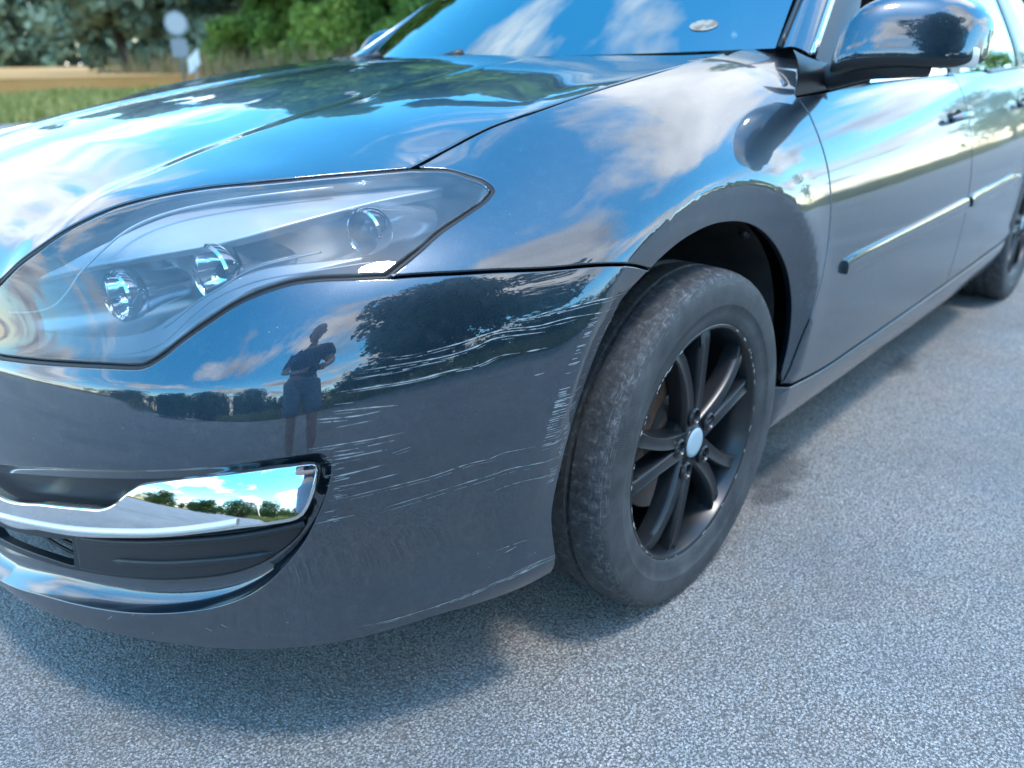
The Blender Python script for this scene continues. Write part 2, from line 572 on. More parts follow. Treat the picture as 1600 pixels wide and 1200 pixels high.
CURVES = {
    'hoodline': [(12.984,11.905),(12.321,12.232),(11.605,12.336),(10.755,12.116),(9.525,12.032),(8.133,12.225)],
    'fend_tail': [(8.152,12.19),(7.354,12.922),(6.773,13)],
    'dooredge': [(7.856,10.49),(7.812,10.045),(7.813,9.526),(7.808,8.81),(7.812,8.09),(7.826,7.362),(7.854,6.625),(7.902,5.889),(7.979,5.018),(8.051,4.266),(8.112,3.66),(8.161,3.168),(8.196,2.829)],
    'seam': [(10.697,7.549),(11.158,8.015),(11.806,8.564),(12.585,8.931),(13.272,9.058),(13.846,9.155)],
    'lamprear': [(13.843,9.187),(13.514,9.679),(13.169,10.174),(12.795,10.525),(12.504,10.747),(12.321,10.923),(12.286,11.025),(12.304,11.205),(12.393,11.37),(12.625,11.671),(12.999,11.868)],
    'lamptop': [(17.779,10.348),(17.592,10.848),(17.409,11.23),(17.247,11.617),(17.1,11.925),(16.878,12.3),(16.545,12.439),(16.081,12.373),(15.214,12.177),(14.036,11.991),(13.089,11.858)],
    'lampbot': [(13.856,9.176),(14.173,9.301),(14.472,9.442),(14.722,9.509),(14.917,9.496),(15.084,9.448),(15.251,9.364),(15.414,9.227),(15.57,9.028),(15.719,8.805),(15.859,8.531),(15.974,8.211),(16.068,7.968),(16.132,7.834),(16.236,7.758),(16.543,7.743),(16.93,7.67),(17.674,7.503)],
    'bottom': [(12.121,1.68),(12.154,0.912),(12.699,1.247),(13.502,1.662),(13.992,1.728),(14.477,1.79),(14.972,1.887),(15.419,1.932),(15.94,1.931),(16.349,1.932),(16.871,1.903),(17.339,1.881),(17.975,1.808),(18.766,1.621)],
    'belt': [(7.863,10.471),(7.572,10.515),(7.236,10.633),(6.711,10.948),(6.173,11.366),(5.442,11.938),(4.711,12.433),(2.576,12.866)],
    'lampline2': [(17.702,7.938),(17.03,8.149),(16.46,8.336),(16.174,8.636),(15.885,9.347),(15.613,9.744),(15.12,9.951),(14.442,9.881),(13.874,9.823)],
    'lampline3': [(16.146,9.079),(15.875,9.626),(15.625,9.91),(15.274,10.213),(14.827,10.303),(14.406,10.333)],
    'lampline': [(17.743,9.366),(17.467,9.362),(17.239,9.509),(17.097,9.884),(16.999,10.364),(16.832,10.978),(16.639,11.599),(16.361,11.928),(15.908,12.015),(14.968,11.968),(14.058,11.872)],
    'foghole': [(17.802,4.863),(16.932,5.256),(16.289,5.444),(15.726,5.507),(15.191,5.498),(14.763,5.432),(14.655,5.39),(14.595,5.285),(14.583,5.111),(14.634,4.819),(14.729,4.483),(14.899,4.028),(15.14,3.622),(15.461,3.243),(15.87,2.957),(16.376,2.725),(16.921,2.544),(17.485,2.423),(17.988,2.308),(18.749,1.981)],
    'lampfloor': [(17.665,8.656),(16.986,8.706),(16.492,9.008),(16.159,9.545),(15.745,10.12),(15.112,10.443),(13.939,10.335),(15.118,10.131),(15.538,9.91),(15.949,9.403),(16.275,8.696),(16.523,8.37),(17.639,7.946)],
    'eyebrow': [(17.555,10.509),(16.665,10.808),(15.858,11.017),(15.035,11.235),(14.308,11.421),(13.487,11.619),(12.617,11.701),(13.363,12.078),(14.381,12.253),(15.881,12.503),(16.488,12.352),(16.873,11.577),(17.299,10.811)],
    'proj1': [(16.789,9.922)],
    'proj2': [(15.898,10.587)],
    'bulb': [(13.804,11.052)],
    'boltw': [(8.538,4.238)],
    'foginsert': [(18.538,4.017),(17.286,4.68),(16.518,5.036),(15.874,5.19),(15.259,5.205),(14.802,5.132),(14.7,5.094),(14.656,5),(14.659,4.846),(14.719,4.599),(14.827,4.222),(15.001,3.863),(15.285,3.51),(15.667,3.275),(16.104,3.108),(16.692,2.951),(17.131,2.86),(17.705,2.743),(18.293,2.616),(19.215,2.322)],
    'chrome': [(18.228,3.87),(17.472,4.166),(17.052,4.331),(16.788,4.434),(16.639,4.56),(16.548,4.708),(16.456,4.856),(16.305,5.012),(15.865,5.182),(15.244,5.234),(14.831,5.185),(14.715,5.15),(14.69,5.097),(14.712,4.986),(14.761,4.814),(14.825,4.659),(14.877,4.573),(14.963,4.536),(15.155,4.538),(15.429,4.519),(15.845,4.427),(16.482,4.21),(17.063,3.976),(17.567,3.81),(18.208,3.585)],
    'strip': [(18.214,3.655),(17.567,3.881),(17.059,4.056),(16.479,4.272),(15.843,4.478),(15.426,4.584)],
    'fogpanel': [(17.373,3.52),(17.197,3.664),(16.688,3.833),(15.978,4.078),(15.336,4.2),(14.865,4.267),(14.901,4.139),(15.028,3.941),(15.25,3.727),(15.548,3.552),(15.957,3.389),(16.535,3.207),(16.967,3.094),(17.457,3.002)],
    'fogrib': [(17.019,3.337),(16.451,3.487),(15.884,3.654),(15.206,3.79)],
    'intake': [(19.154,2.735),(18.218,3.058),(17.645,3.286),(17.716,2.792),(18.284,2.703),(19.197,2.454)],
    'scratch': [(0.7,[(12.769,7.666),(12.522,7.615),(12.217,7.663),(11.641,7.545),(11.031,7.194)]),(0.45,[(12.742,7.614),(12.292,7.58),(11.72,7.503),(11.072,7.162)]),(0.6,[(14.055,7.086),(13.742,7.053),(13.33,7.192),(13.08,7.326),(12.815,7.418),(12.44,7.364),(11.952,7.355),(11.197,6.985)]),(0.4,[(13.111,7.265),(12.819,7.348),(12.444,7.294),(11.956,7.279)]),(0.75,[(14.255,6.862),(13.922,6.849),(13.5,6.894),(13.178,7.037),(12.945,7.212),(12.643,7.212),(12.351,7.17)]),(0.5,[(14.32,6.705),(14.001,6.681),(13.682,6.749),(13.375,6.816)]),(0.85,[(14.469,6.475),(14.132,6.423),(13.771,6.413),(13.414,6.515),(13.145,6.564),(12.91,6.733),(12.665,6.735)]),(0.7,[(12.601,6.738),(12.352,6.741)]),(0.4,[(14.492,6.228),(14.308,6.176)]),(0.55,[(14.51,6.097),(14.269,6.024),(13.939,5.926)]),(0.8,[(14.651,6.018),(14.321,5.907),(14.085,5.889)]),(0.35,[(14.514,5.789),(14.163,5.752)]),(0.5,[(14.756,5.545),(14.46,5.485),(14.179,5.432),(13.888,5.413)]),(0.7,[(14.535,5.39),(14.35,5.352),(13.99,5.321)]),(0.5,[(14.562,5.328),(14.306,5.273),(14.139,5.256)]),(0.6,[(14.554,5.267),(14.308,5.23),(14.068,5.201)]),(0.8,[(14.569,4.991),(14.321,4.974),(14.078,4.972)]),(0.6,[(14.573,4.926),(14.42,4.915)]),(0.5,[(14.567,4.822),(14.281,4.78),(13.935,4.766)]),(0.35,[(14.594,4.76),(14.381,4.729)]),(0.55,[(14.638,4.624),(14.215,4.594),(13.709,4.576),(13.305,4.622),(13.075,4.61),(12.893,4.643),(12.531,4.582)]),(0.6,[(14.201,4.267),(13.842,4.283),(13.415,4.308),(13.041,4.312),(12.823,4.32),(12.521,4.254),(12.077,4.139)]),(0.45,[(13.063,3.997),(12.878,4.031),(12.579,3.996),(12.175,3.866)]),(0.6,[(14.768,4.299),(14.598,4.294),(14.401,4.283)]),(0.4,[(12.541,6.085),(12.405,6.104)]),(0.4,[(14.028,5.115),(13.848,5.146)]),(0.35,[(14,5.08),(13.863,5.094)]),(0.5,[(12.853,2.741),(12.692,2.783)]),(0.35,[(12.949,2.861),(12.671,2.845),(12.567,2.816)]),(0.5,[(14.465,2.161),(14.075,2.083),(13.508,2.056),(13.221,2.056),(12.938,2.096),(12.758,2.069),(12.461,2.084),(12.135,1.996)]),(0.9,[(12.976,2.079),(12.757,2.027),(12.459,2.013),(12.132,1.936)]),(0.5,[(12.758,2.104),(12.697,2.134),(12.462,2.12),(12.149,2.051)]),(0.4,[(13.508,2.009),(13.257,2.007),(12.956,2.027)]),(0.35,[(13.674,1.182),(13.641,1.133)]),(0.5,[(17.165,2.269),(17.098,2.386)]),(0.5,[(16.891,2.468),(16.847,2.562)]),(0.5,[(16.783,2.499),(16.751,2.549)]),(0.4,[(16.148,2.47),(16.076,2.401)]),(0.4,[(15.966,2.562),(15.904,2.503)]),(0.5,[(16.721,2.161),(16.703,2.199)]),(0.625467,[(12.068,6.279),(11.989,6.276)]),(0.482844,[(11.85,6.987),(11.725,6.965)]),(0.318748,[(11.836,7.034),(11.715,7.011)]),(0.345357,[(12.152,5.949),(12.082,5.948)]),(0.361901,[(12.17,5.975),(12.014,5.971)]),(0.773854,[(11.996,6.579),(11.861,6.566)]),(0.788128,[(12.253,5.538),(12.147,5.534)]),(0.444805,[(11.837,7.073),(11.674,7.04)]),(0.454241,[(11.905,6.781),(11.828,6.77)]),(0.5908,[(12.377,4.969),(12.296,4.963)]),(0.573872,[(12.288,5.378),(12.186,5.374)]),(0.402979,[(11.826,7.017),(11.756,7.004)]),(0.457074,[(12.314,5.276),(12.205,5.27)]),(0.449883,[(12.26,5.515),(12.148,5.511)]),(0.422048,[(12.383,5.012),(12.245,5.002)]),(0.737569,[(12.255,5.545),(12.135,5.541)]),(0.790087,[(12.336,5.16),(12.243,5.154)]),(0.67857,[(11.888,6.851),(11.776,6.834)]),(0.319604,[(11.925,6.761),(11.805,6.744)]),(0.586513,[(12.318,5.305),(12.171,5.297)]),(0.647648,[(12.405,4.856),(12.31,4.847)]),(0.528103,[(12.269,5.492),(12.143,5.487)]),(0.537049,[(12.41,4.923),(12.245,4.909)]),(0.650746,[(12.293,5.316),(12.225,5.313)]),(0.710962,[(12.313,5.357),(12.14,5.348)]),(0.634326,[(12.043,6.403),(11.936,6.397)]),(0.384024,[(11.799,7.159),(11.682,7.135)]),(0.684116,[(11.875,6.853),(11.805,6.843)]),(0.495475,[(11.894,6.82),(11.802,6.807)]),(0.524594,[(12.396,4.863),(12.327,4.857)]),(0.70964,[(12.252,5.611),(12.09,5.606)]),(0.507648,[(12.4,4.877),(12.309,4.869)]),(0.778866,[(12.121,6.169),(11.958,6.163)]),(0.415978,[(11.913,6.763),(11.83,6.752)]),(0.594562,[(12.001,6.555),(11.882,6.544)]),(0.509473,[(12.011,6.475),(11.948,6.471)]),(0.776549,[(12.119,6.139),(11.992,6.134)]),(0.608796,[(12.322,5.251),(12.204,5.245)]),(0.749767,[(12.3,5.287),(12.233,5.283)]),(0.698937,[(12.381,5.044),(12.223,5.032)]),(0.341415,[(12.341,5.114),(12.231,5.106),(12.117,5.089)]),(0.326939,[(12.39,4.88),(12.32,4.873),(12.249,4.862)]),(0.436021,[(12.302,5.283),(12.219,5.278),(12.135,5.267)]),(0.360506,[(12.268,5.432),(12.204,5.429),(12.14,5.421)]),(0.3102,[(12.278,5.384),(12.172,5.379),(12.062,5.364)]),(0.35942,[(12.437,4.64),(12.302,4.625),(12.163,4.598)]),(0.445665,[(12.311,5.242),(12.207,5.236),(12.1,5.22)]),(0.697241,[(12.283,5.364),(12.118,5.355),(11.947,5.326)]),(0.334354,[(12.356,5.048),(12.236,5.039),(12.112,5.019)]),(0.405903,[(12.279,5.384),(12.174,5.379),(12.068,5.364)]),(0.309238,[(12.428,4.685),(12.347,4.676),(12.264,4.662)]),(0.358641,[(12.451,4.566),(12.327,4.551),(12.198,4.526)]),(0.511244,[(12.372,4.973),(12.306,4.968),(12.239,4.958)]),(0.578479,[(12.456,4.539),(12.292,4.519),(12.121,4.484)]),(0.366817,[(12.313,5.234),(12.206,5.228),(12.097,5.211)]),(0.611622,[(12.417,4.741),(12.292,4.728),(12.163,4.704)]),(0.624604,[(12.328,5.171),(12.238,5.165),(12.147,5.152)]),(0.622431,[(12.457,4.533),(12.295,4.513),(12.125,4.479)]),(0.390696,[(12.426,4.695),(12.276,4.679),(12.121,4.649)]),(0.311592,[(12.367,5),(12.262,4.991),(12.154,4.974)]),(0.40367,[(12.262,5.455),(12.165,5.452),(12.066,5.438)]),(0.478891,[(12.402,4.821),(12.226,4.803),(12.042,4.768)]),(0.682,[(12.342,3.88),(12.186,3.852)]),(0.390738,[(11.759,5.896),(11.692,5.885)]),(0.549627,[(11.472,6.502),(11.407,6.484)]),(0.491789,[(12.305,3.953),(12.166,3.928)]),(0.333911,[(12.137,4.735),(12.001,4.715)]),(0.612921,[(12.156,4.706),(12.007,4.684)]),(0.371409,[(12.171,4.37),(12.074,4.354)]),(0.620329,[(12.178,4.243),(12.099,4.23)]),(0.460555,[(12.289,3.796),(12.204,3.78)]),(0.368001,[(12.316,3.854),(12.191,3.832)]),(0.661941,[(11.335,6.726),(11.275,6.707)]),(0.630604,[(12.167,4.185),(12.111,4.176)]),(0.440163,[(12.325,3.783),(12.209,3.762)]),(0.305697,[(11.963,5.156),(11.908,5.148)]),(0.510632,[(12.319,3.803),(12.204,3.782)]),(0.648697,[(12.274,3.875),(12.184,3.859)]),(0.400734,[(12.187,4.125),(12.123,4.114)]),(0.534575,[(11.662,6.173),(11.592,6.158)]),(0.352429,[(11.623,6.296),(11.53,6.275)]),(0.483264,[(12.252,3.922),(12.171,3.908)]),(0.468251,[(12.091,5.027),(11.942,5.007)]),(0.51273,[(12.274,3.91),(12.175,3.892)]),(0.47605,[(11.923,5.254),(11.882,5.248)]),(0.619668,[(11.42,6.54),(11.38,6.528)]),(0.590077,[(11.458,6.592),(11.358,6.563)]),(0.507339,[(11.995,5.128),(11.916,5.117)]),(0.342444,[(12.05,5.139),(11.915,5.121)]),(0.410767,[(11.989,5.112),(11.92,5.102)]),(0.524692,[(12.189,4.3),(12.088,4.283)]),(0.477299,[(12.229,4.347),(12.08,4.322)]),(0.504865,[(12.068,4.897),(11.967,4.883)]),(0.513314,[(12.127,4.569),(12.033,4.555)]),(0.579687,[(11.989,5.455),(11.834,5.435)]),(0.403837,[(12.304,4.004),(12.153,3.978)]),(0.636,[(12.073,5.126),(11.919,5.105)]),(0.476847,[(11.346,6.693),(11.291,6.675)]),(0.329248,[(11.264,6.898),(11.193,6.874)]),(0.658811,[(12.148,4.668),(12.014,4.648)]),(0.564103,[(11.453,6.66),(11.322,6.621)]),(0.687018,[(11.451,6.704),(11.299,6.657)]),(0.459303,[(11.612,6.448),(11.452,6.408)]),(0.632978,[(12.004,5.417),(11.843,5.397)]),(0.506242,[(11.431,6.627),(11.336,6.598)]),(0.42741,[(11.721,5.993),(11.657,5.982)]),(0.52162,[(12.096,4.451),(12.055,4.444)]),(0.432599,[(11.834,5.6),(11.793,5.594)]),(0.325716,[(12.078,4.85),(11.976,4.835)]),(0.688678,[(12.343,3.776),(12.211,3.753)]),(0.315835,[(11.316,6.8),(11.242,6.775)]),(0.351822,[(12.164,4.274),(12.093,4.262)]),(0.627592,[(11.923,5.689),(11.772,5.669)]),(0.667669,[(11.587,6.291),(11.529,6.278)]),(0.335785,[(12.055,5.079),(11.93,5.062)]),(0.470127,[(11.297,6.963),(11.17,6.919)]),(0.553776,[(11.351,6.928),(11.193,6.874)]),(0.642491,[(12.156,4.199),(12.108,4.191)]),(0.368703,[(14.677,4.452),(14.581,4.444)]),(0.295229,[(14.625,4.345),(14.552,4.339)]),(0.306507,[(14.579,5.184),(14.53,5.178)]),(0.356752,[(14.63,5.255),(14.556,5.246)]),(0.312265,[(14.556,5.11),(14.456,5.097)]),(0.255371,[(14.584,5.458),(14.518,5.45)]),(0.416166,[(14.576,4.799),(14.516,4.791)]),(0.401262,[(14.523,5.318),(14.384,5.3)]),(0.42734,[(14.625,4.464),(14.536,4.455)]),(0.5413,[(14.613,4.268),(14.53,4.261)]),(0.371643,[(14.585,4.697),(14.497,4.687)]),(0.509311,[(14.624,5.341),(14.581,5.335)]),(0.544444,[(14.604,5.289),(14.559,5.284)]),(0.334775,[(14.569,4.645),(14.496,4.637)]),(0.406039,[(14.62,4.934),(14.565,4.927)]),(0.441476,[(14.662,4.317),(14.495,4.302)]),(0.374804,[(14.664,4.313),(14.586,4.307)]),(0.425967,[(14.648,5.044),(14.553,5.032)]),(0.342459,[(14.634,4.885),(14.598,4.88)]),(0.257873,[(14.639,5.017),(14.599,5.012)]),(0.435216,[(14.603,5.204),(14.494,5.19)]),(0.557682,[(14.582,4.668),(14.452,4.653)])],
}

WB = 2.756          # wheelbase
AX_Z = .322
TH = np.radians([-20, 0, 15, 27, 36, 44, 53, 69, 79, 92, 103, 114, 126, 139, 150, 161, 172, 185])
R_OUT = np.array([.47, .468, .468, .470, .480, .489, .490, .474, .471, .471, .478, .485, .485, .474, .455, .420, .388, .37])
TH2 = np.radians([-20, -5, 6, 15, 26, 39, 51, 62, 80, 95, 109, 124, 138, 150, 161, 172, 185])
R_IN = np.array([.413, .415, .424, .424, .427, .431, .436, .425, .417, .413, .413, .410, .406, .394, .374, .350, .34])
INS = np.array([.0, .0, .002, .006, .012, .018, .021, .019, .016, .016, .017, .019, .021, .021, .020, .018, .018])
FLR = np.array([.0, .0, .001, .003, .006, .008, .009, .009, .010, .010, .010, .010, .009, .007, .004, .002, .0])


def arch_disp(P):
    x, z = P[..., 0], P[..., 2] - .318
    d = np.zeros(x.shape)
    for cxx in (0., -WB):
        r = np.hypot(x - cxx, z)
        th = np.arctan2(z, x - cxx)
        th = np.where(th < -math.pi / 2, th + 2 * math.pi, th)
        if cxx < 0:
            th = np.where(th < math.pi / 2, math.pi - th, th)
        ro = np.interp(th, TH, R_OUT)
        ri = np.interp(th, TH2, R_IN)
        ins = np.interp(th, TH2, INS)
        fl = np.interp(th, TH2, FLR)
        inside = fl - (ins + fl) * np.clip((ro - r) / np.maximum(ro - ri, .01), 0, 1.3)
        outside = fl * np.exp(-((r - ro) / .07) ** 2)
        near = (r < .8)
        d = d + np.where(near, np.where(r < ro, inside, outside), 0)
    return d


def fd_normal(f, ab, e=2e-3, sign=1):
    ab = np.asarray(ab, float)
    a = f(ab + [e, 0]) - f(ab - [e, 0])
    b_ = f(ab + [0, e]) - f(ab - [0, e])
    n = np.cross(a, b_) * sign
    return n / np.maximum(np.linalg.norm(n, axis=-1, keepdims=True), 1e-12)


_sg = 1 if fd_normal(S, np.array([10., 5.]))[1] > 0 else -1


def nS(ab):
    return fd_normal(S, ab, 2e-3, _sg)


def SB(ab):
    ab = np.asarray(ab, float)
    P = S(ab)
    u, v = np.minimum(ab[..., 0], 39 - ab[..., 0]), ab[..., 1]
    ridge = .0012 * np.exp(-((v - 7.05) / .30) ** 2) * np.clip((u - 14.3) / 1.2, 0, 1) ** 2
    return P + nS(ab) * (arch_disp(P) + ridge)[..., None]


def S_off(off):
    return lambda ab: S(np.asarray(ab, float)) - nS(ab) * off


def xz_uv(x, z):
    """(u,v) on the left flank for given x,z"""
    q = np.array([np.interp(x, ST[:20, 0], np.arange(20)), 6.0])
    for _ in range(40):
        p = S(q)
        J = np.zeros((2, 2))
        for k in range(2):
            qq = q.copy()
            qq[k] += 1e-3
            J[:, k] = (S(qq) - p)[[0, 2]] / 1e-3
        dq = np.linalg.solve(J, np.array([x, z]) - p[[0, 2]])
        q = q + np.clip(dq, -.7, .7)
        q[1] = np.clip(q[1], 0, 13)
        if np.abs(dq).max() < 1e-4:
            break
    return tuple(q)


def arch_uv(a0, a1, n, cxx=0., grow=0.):
    out = []
    for a in np.linspace(rad(a0), rad(a1), n):
        aa = a if cxx == 0 else (math.pi - a if a < math.pi / 2 else a)
        r = np.interp(aa, TH2, R_IN) + grow
        out.append(xz_uv(cxx + r * math.cos(a), .318 + r * math.sin(a)))
    return out


def in_poly(P, poly):
    x, y = P[:, 0], P[:, 1]
    c = np.zeros(len(P), bool)
    j = len(poly) - 1
    for i in range(len(poly)):
        xi, yi = poly[i]
        xj, yj = poly[j]
        w = ((yi > y) != (yj > y))
        with np.errstate(divide='ignore', invalid='ignore'):
            c ^= w & (x < (xj - xi) * (y - yi) / (yj - yi + 1e-30) + xi)
        j = i
    return c


def loop_from(segs, f, dens):
    out = []
    for s in segs:
        s = np.asarray(s, float)
        L = np.linalg.norm(np.diff(f(s), axis=0), axis=1).sum()
        c = catmull(s, max(3, int(L / dens) + 2))
        out.append(c[:-1])
    L = np.concatenate(out)
    keep = [0]
    PL = f(L)
    for i in range(1, len(L)):
        if np.linalg.norm(PL[i] - PL[keep[-1]]) > dens * .3:
            keep.append(i)
    return L[keep]


def panel(name, f, segs, material, parent, step=.014, dens=.006, holes=(), inset=.0045, roll=.0024, flange=.014, sign=1, scale=(.13, .06), lines=(), hole_flange=True, nf=None):
    """a sheet-metal panel: trimmed region of the surface f with rolled edges; returns object and its hole loops (3D)"""
    N_ = nf or (lambda ab: fd_normal(f, ab, 2e-3, sign))
    loops = [loop_from(segs, f, dens)] + [loop_from(h, f, dens) for h in holes]
    sc_ = np.array(scale)
    fin = []
    for li, L in enumerate(loops):
        A = .5 * np.sum(L[:, 0] * np.roll(L[:, 1], -1) - np.roll(L[:, 0], -1) * L[:, 1])
        if (A < 0) != (li > 0):
            L = L[::-1]
        # inward move in the surface
        P, N = f(L), N_(L)
        e = np.roll(P, -1, 0) - np.roll(P, 1, 0)
        tdir = np.cross(e, N)
        tdir /= np.maximum(np.linalg.norm(tdir, axis=1), 1e-9)[:, None]
        ea = 1e-3
        Ju = (f(L + [ea, 0]) - f(L - [ea, 0])) / (2 * ea)
        Jv = (f(L + [0, ea]) - f(L - [0, ea])) / (2 * ea)
        # is tdir outward? test with small step
        g11, g12, g22 = (Ju * Ju).sum(1), (Ju * Jv).sum(1), (Jv * Jv).sum(1)
        b1, b2 = (Ju * tdir).sum(1), (Jv * tdir).sum(1)
        det = np.maximum(g11 * g22 - g12 ** 2, 1e-9)
        duv = np.stack([(b1 * g22 - b2 * g12) / det, (b2 * g11 - b1 * g12) / det], -1)
        n2 = np.stack([(np.roll(L, -1, 0) - np.roll(L, 1, 0))[:, 1], -(np.roll(L, -1, 0) - np.roll(L, 1, 0))[:, 0]], -1)
        s = np.sign((n2 * duv).sum(1).mean() or 1)
        fin.append(L - s * duv * inset)
    main = fin[0]
    lo, hi = main.min(0), main.max(0)
    gx = np.arange(lo[0], hi[0], step / sc_[0])
    gy = np.arange(lo[1], hi[1], step / sc_[1])
    G = np.stack(np.meshgrid(gx, gy, indexing='ij'), -1).reshape(-1, 2)
    G[:, 1] += (np.arange(len(G)) // max(1, len(gy)) % 2) * .5 * step / sc_[1]
    ok = in_poly(G, main)
    for h_ in fin[1:]:
        ok &= ~in_poly(G, h_)
    G = G[ok]
    B = np.concatenate(fin) * sc_
    if len(G):
        keep = np.ones(len(G), bool)
        for i in range(0, len(G), 2000):
            dd = np.hypot(*(np.moveaxis(G[i:i + 2000, None] * sc_ - B[None], -1, 0))).min(1)
            keep[i:i + 2000] = dd > step * .45
        G = G[keep]
    lv, le = [], []
    nb = len(B)
    for ln in lines:
        c = catmull(ln, max(3, int(np.linalg.norm(np.diff(f(np.asarray(ln, float)), axis=0), axis=1).sum() / dens)))
        k0 = nb + len(lv)
        lv += list(c)
        le += [(k0 + i, k0 + i + 1) for i in range(len(c) - 1)]
    if lv:
        LV = np.array(lv) * sc_
        keep = np.ones(len(G), bool)
        for i in range(0, len(G), 2000):
            keep[i:i + 2000] = np.hypot(*(np.moveaxis(G[i:i + 2000, None] * sc_ - LV[None], -1, 0))).min(1) > step * .3
        G = G[keep]
    allp = np.concatenate([B] + ([np.array(lv) * sc_] if lv else []) + [G * sc_])
    edges = []
    k = 0
    for L in fin:
        n = len(L)
        edges += [(k + i, k + (i + 1) % n) for i in range(n)]
        k += n
    edges += le
    rv, _, rf, ov, _, _ = delaunay_2d_cdt([Vector(p) for p in allp], edges, [], 0, 1e-6)
    uv = np.array([tuple(v) for v in rv]) / sc_
    tri = np.array([tuple(q) for q in rf])
    ctr = uv[tri].mean(1)
    ok = in_poly(ctr, main)
    for h_ in fin[1:]:
        ok &= ~in_poly(ctr, h_)
    tri = tri[ok]
    P, N = f(uv), N_(uv)
    fn = np.cross(P[tri[:, 1]] - P[tri[:, 0]], P[tri[:, 2]] - P[tri[:, 0]])
    flip = (fn * N[tri[:, 0]]).sum(1) < 0
    tri[flip] = tri[flip][:, ::-1]
    V = list(P)
    NN = list(N)
    Fc = [tuple(q) for q in tri]
    mp = {}
    for i, o_ in enumerate(ov):
        for q in o_:
            mp[q] = i
    k = 0
    holeloops = []
    for li, L in enumerate(fin):
        n = len(L)
        idx = [mp.get(k + i, None) for i in range(n)]
        k += n
        pi, ni = f(L), N_(L)
        e = np.roll(pi, -1, 0) - np.roll(pi, 1, 0)
        td = np.cross(e, ni)
        td /= np.maximum(np.linalg.norm(td, axis=1), 1e-9)[:, None]
        # outward sign: from loop orientation in (u,v)
        test = pi + td * .004
        cen = f((L + .0))
        a2 = L + 0
        ea = 1e-3
        Ju = (f(L + [ea, 0]) - f(L - [ea, 0])) / (2 * ea)
        Jv = (f(L + [0, ea]) - f(L - [0, ea])) / (2 * ea)
        g11, g12, g22 = (Ju * Ju).sum(1), (Ju * Jv).sum(1), (Jv * Jv).sum(1)
        b1, b2 = (Ju * td).sum(1), (Jv * td).sum(1)
        det = np.maximum(g11 * g22 - g12 ** 2, 1e-9)
        duv = np.stack([(b1 * g22 - b2 * g12) / det, (b2 * g11 - b1 * g12) / det], -1)
        n2 = np.stack([(np.roll(L, -1, 0) - np.roll(L, 1, 0))[:, 1], -(np.roll(L, -1, 0) - np.roll(L, 1, 0))[:, 0]], -1)
        td = td * np.sign((n2 * duv).sum(1).mean() or 1)
        rings = [(pi, ni, idx)]
        r = roll
        for (o_, d_, nn) in ((.7 * r, .28 * r, (ni * .7 + td * .7)), (r, r, td)):
            rings.append((pi + td * o_ - ni * d_, nn, None))
        if li == 0 or hole_flange:
            rings.append((rings[-1][0] - ni * flange, td, None))
        ids = [idx]
        for (pp, nn, _) in rings[1:]:
            k0 = len(V)
            V += list(pp)
            NN += list(nn / np.linalg.norm(nn, axis=1)[:, None])
            ids.append(list(range(k0, k0 + n)))
        for a_, b_ in zip(ids[:-1], ids[1:]):
            for i in range(n):
                j = (i + 1) % n
                if None in (a_[i], a_[j]):
                    continue
                q = (a_[i], a_[j], b_[j], b_[i])
                v = [np.array(V[z]) for z in q]
                fnn = np.cross(v[1] - v[0], v[3] - v[0])
                if fnn @ np.array(NN[b_[i]]) < 0:
                    q = q[::-1]
                Fc.append(q)
        if li > 0:
            holeloops.append(rings[-1][0] if not hole_flange else rings[-2][0])
    o = meshobj(name, V, Fc, material, parent, normals=NN)
    return (o, holeloops) if holes else o


# ------------------------------------------------------------------ hood
HX = np.array([-.62, -.4, -.2, -.05, .088, .265, .411, .535, .636, .767, .82, .866, .90, .93, .965])
HZ = np.array([1.004, 1.0, .990, .977, .960, .936, .913, .889, .866, .828, .801, .766, .724, .676, .61])
HYX = np.array([-.62, -.05, .4, .70, .866, .965])
HYC = np.array([.29, .32, .365, .38, .365, .36])
HDX = np.array([-.62, -.37, -.035, .19, .47, .75, .965])
HDR = np.array([.008, .010, .020, .029, .050, .055, .055])


def spl(xs, ys):
    """natural-ish smooth interpolation: smoothed resample"""
    fine = np.linspace(xs[0], xs[-1], 600)
    y = np.interp(fine, xs, ys)
    k = 31
    w = np.hanning(k + 2)[1:-1]
    w /= w.sum()
    yp = np.concatenate([2 * y[0] - y[1:k // 2 + 1][::-1], y, 2 * y[-1] - y[-k // 2:-1][::-1]])
    ys_ = np.convolve(yp, w, 'valid')[:600]
    return lambda x: np.interp(x, fine, ys_)


def spl3(xs, ys):
    c = spl(xs, ys)
    fine = np.linspace(xs[0], xs[-1], 220)
    v = c(fine)
    h_ = fine[1] - fine[0]

    def g(x):
        q = np.clip((np.asarray(x, float) - fine[0]) / h_, 1, 217.999)
        i = q.astype(int)
        t_ = q - i
        p0, p1, p2, p3 = v[i - 1], v[i], v[i + 1], v[np.minimum(i + 2, 219)]
        w0 = bs(t_)
        return w0[..., 0] * p0 + w0[..., 1] * p1 + w0[..., 2] * p2 + w0[..., 3] * p3
    return g


_hz, _hy, _hd = spl3(HX, HZ), spl3(HYX, HYC), spl3(HDX, HDR)


HCORR = None


def hood_corr(x, y):
    """ease the hood onto the fender and lamp edges it shuts against"""
    E_, dz = HCORR
    sh = x.shape
    q = np.stack([x.ravel(), y.ravel()], -1)
    out = np.zeros(len(q))
    for i in range(0, len(q), 4000):
        d2 = ((q[i:i + 4000, None] - E_[None]) ** 2).sum(-1)
        w = 1 / (d2 + .012 ** 2) ** 2
        out[i:i + 4000] = (w * dz).sum(1) / w.sum(1) * np.exp(-d2.min(1) / .09 ** 2)
    return out.reshape(sh)


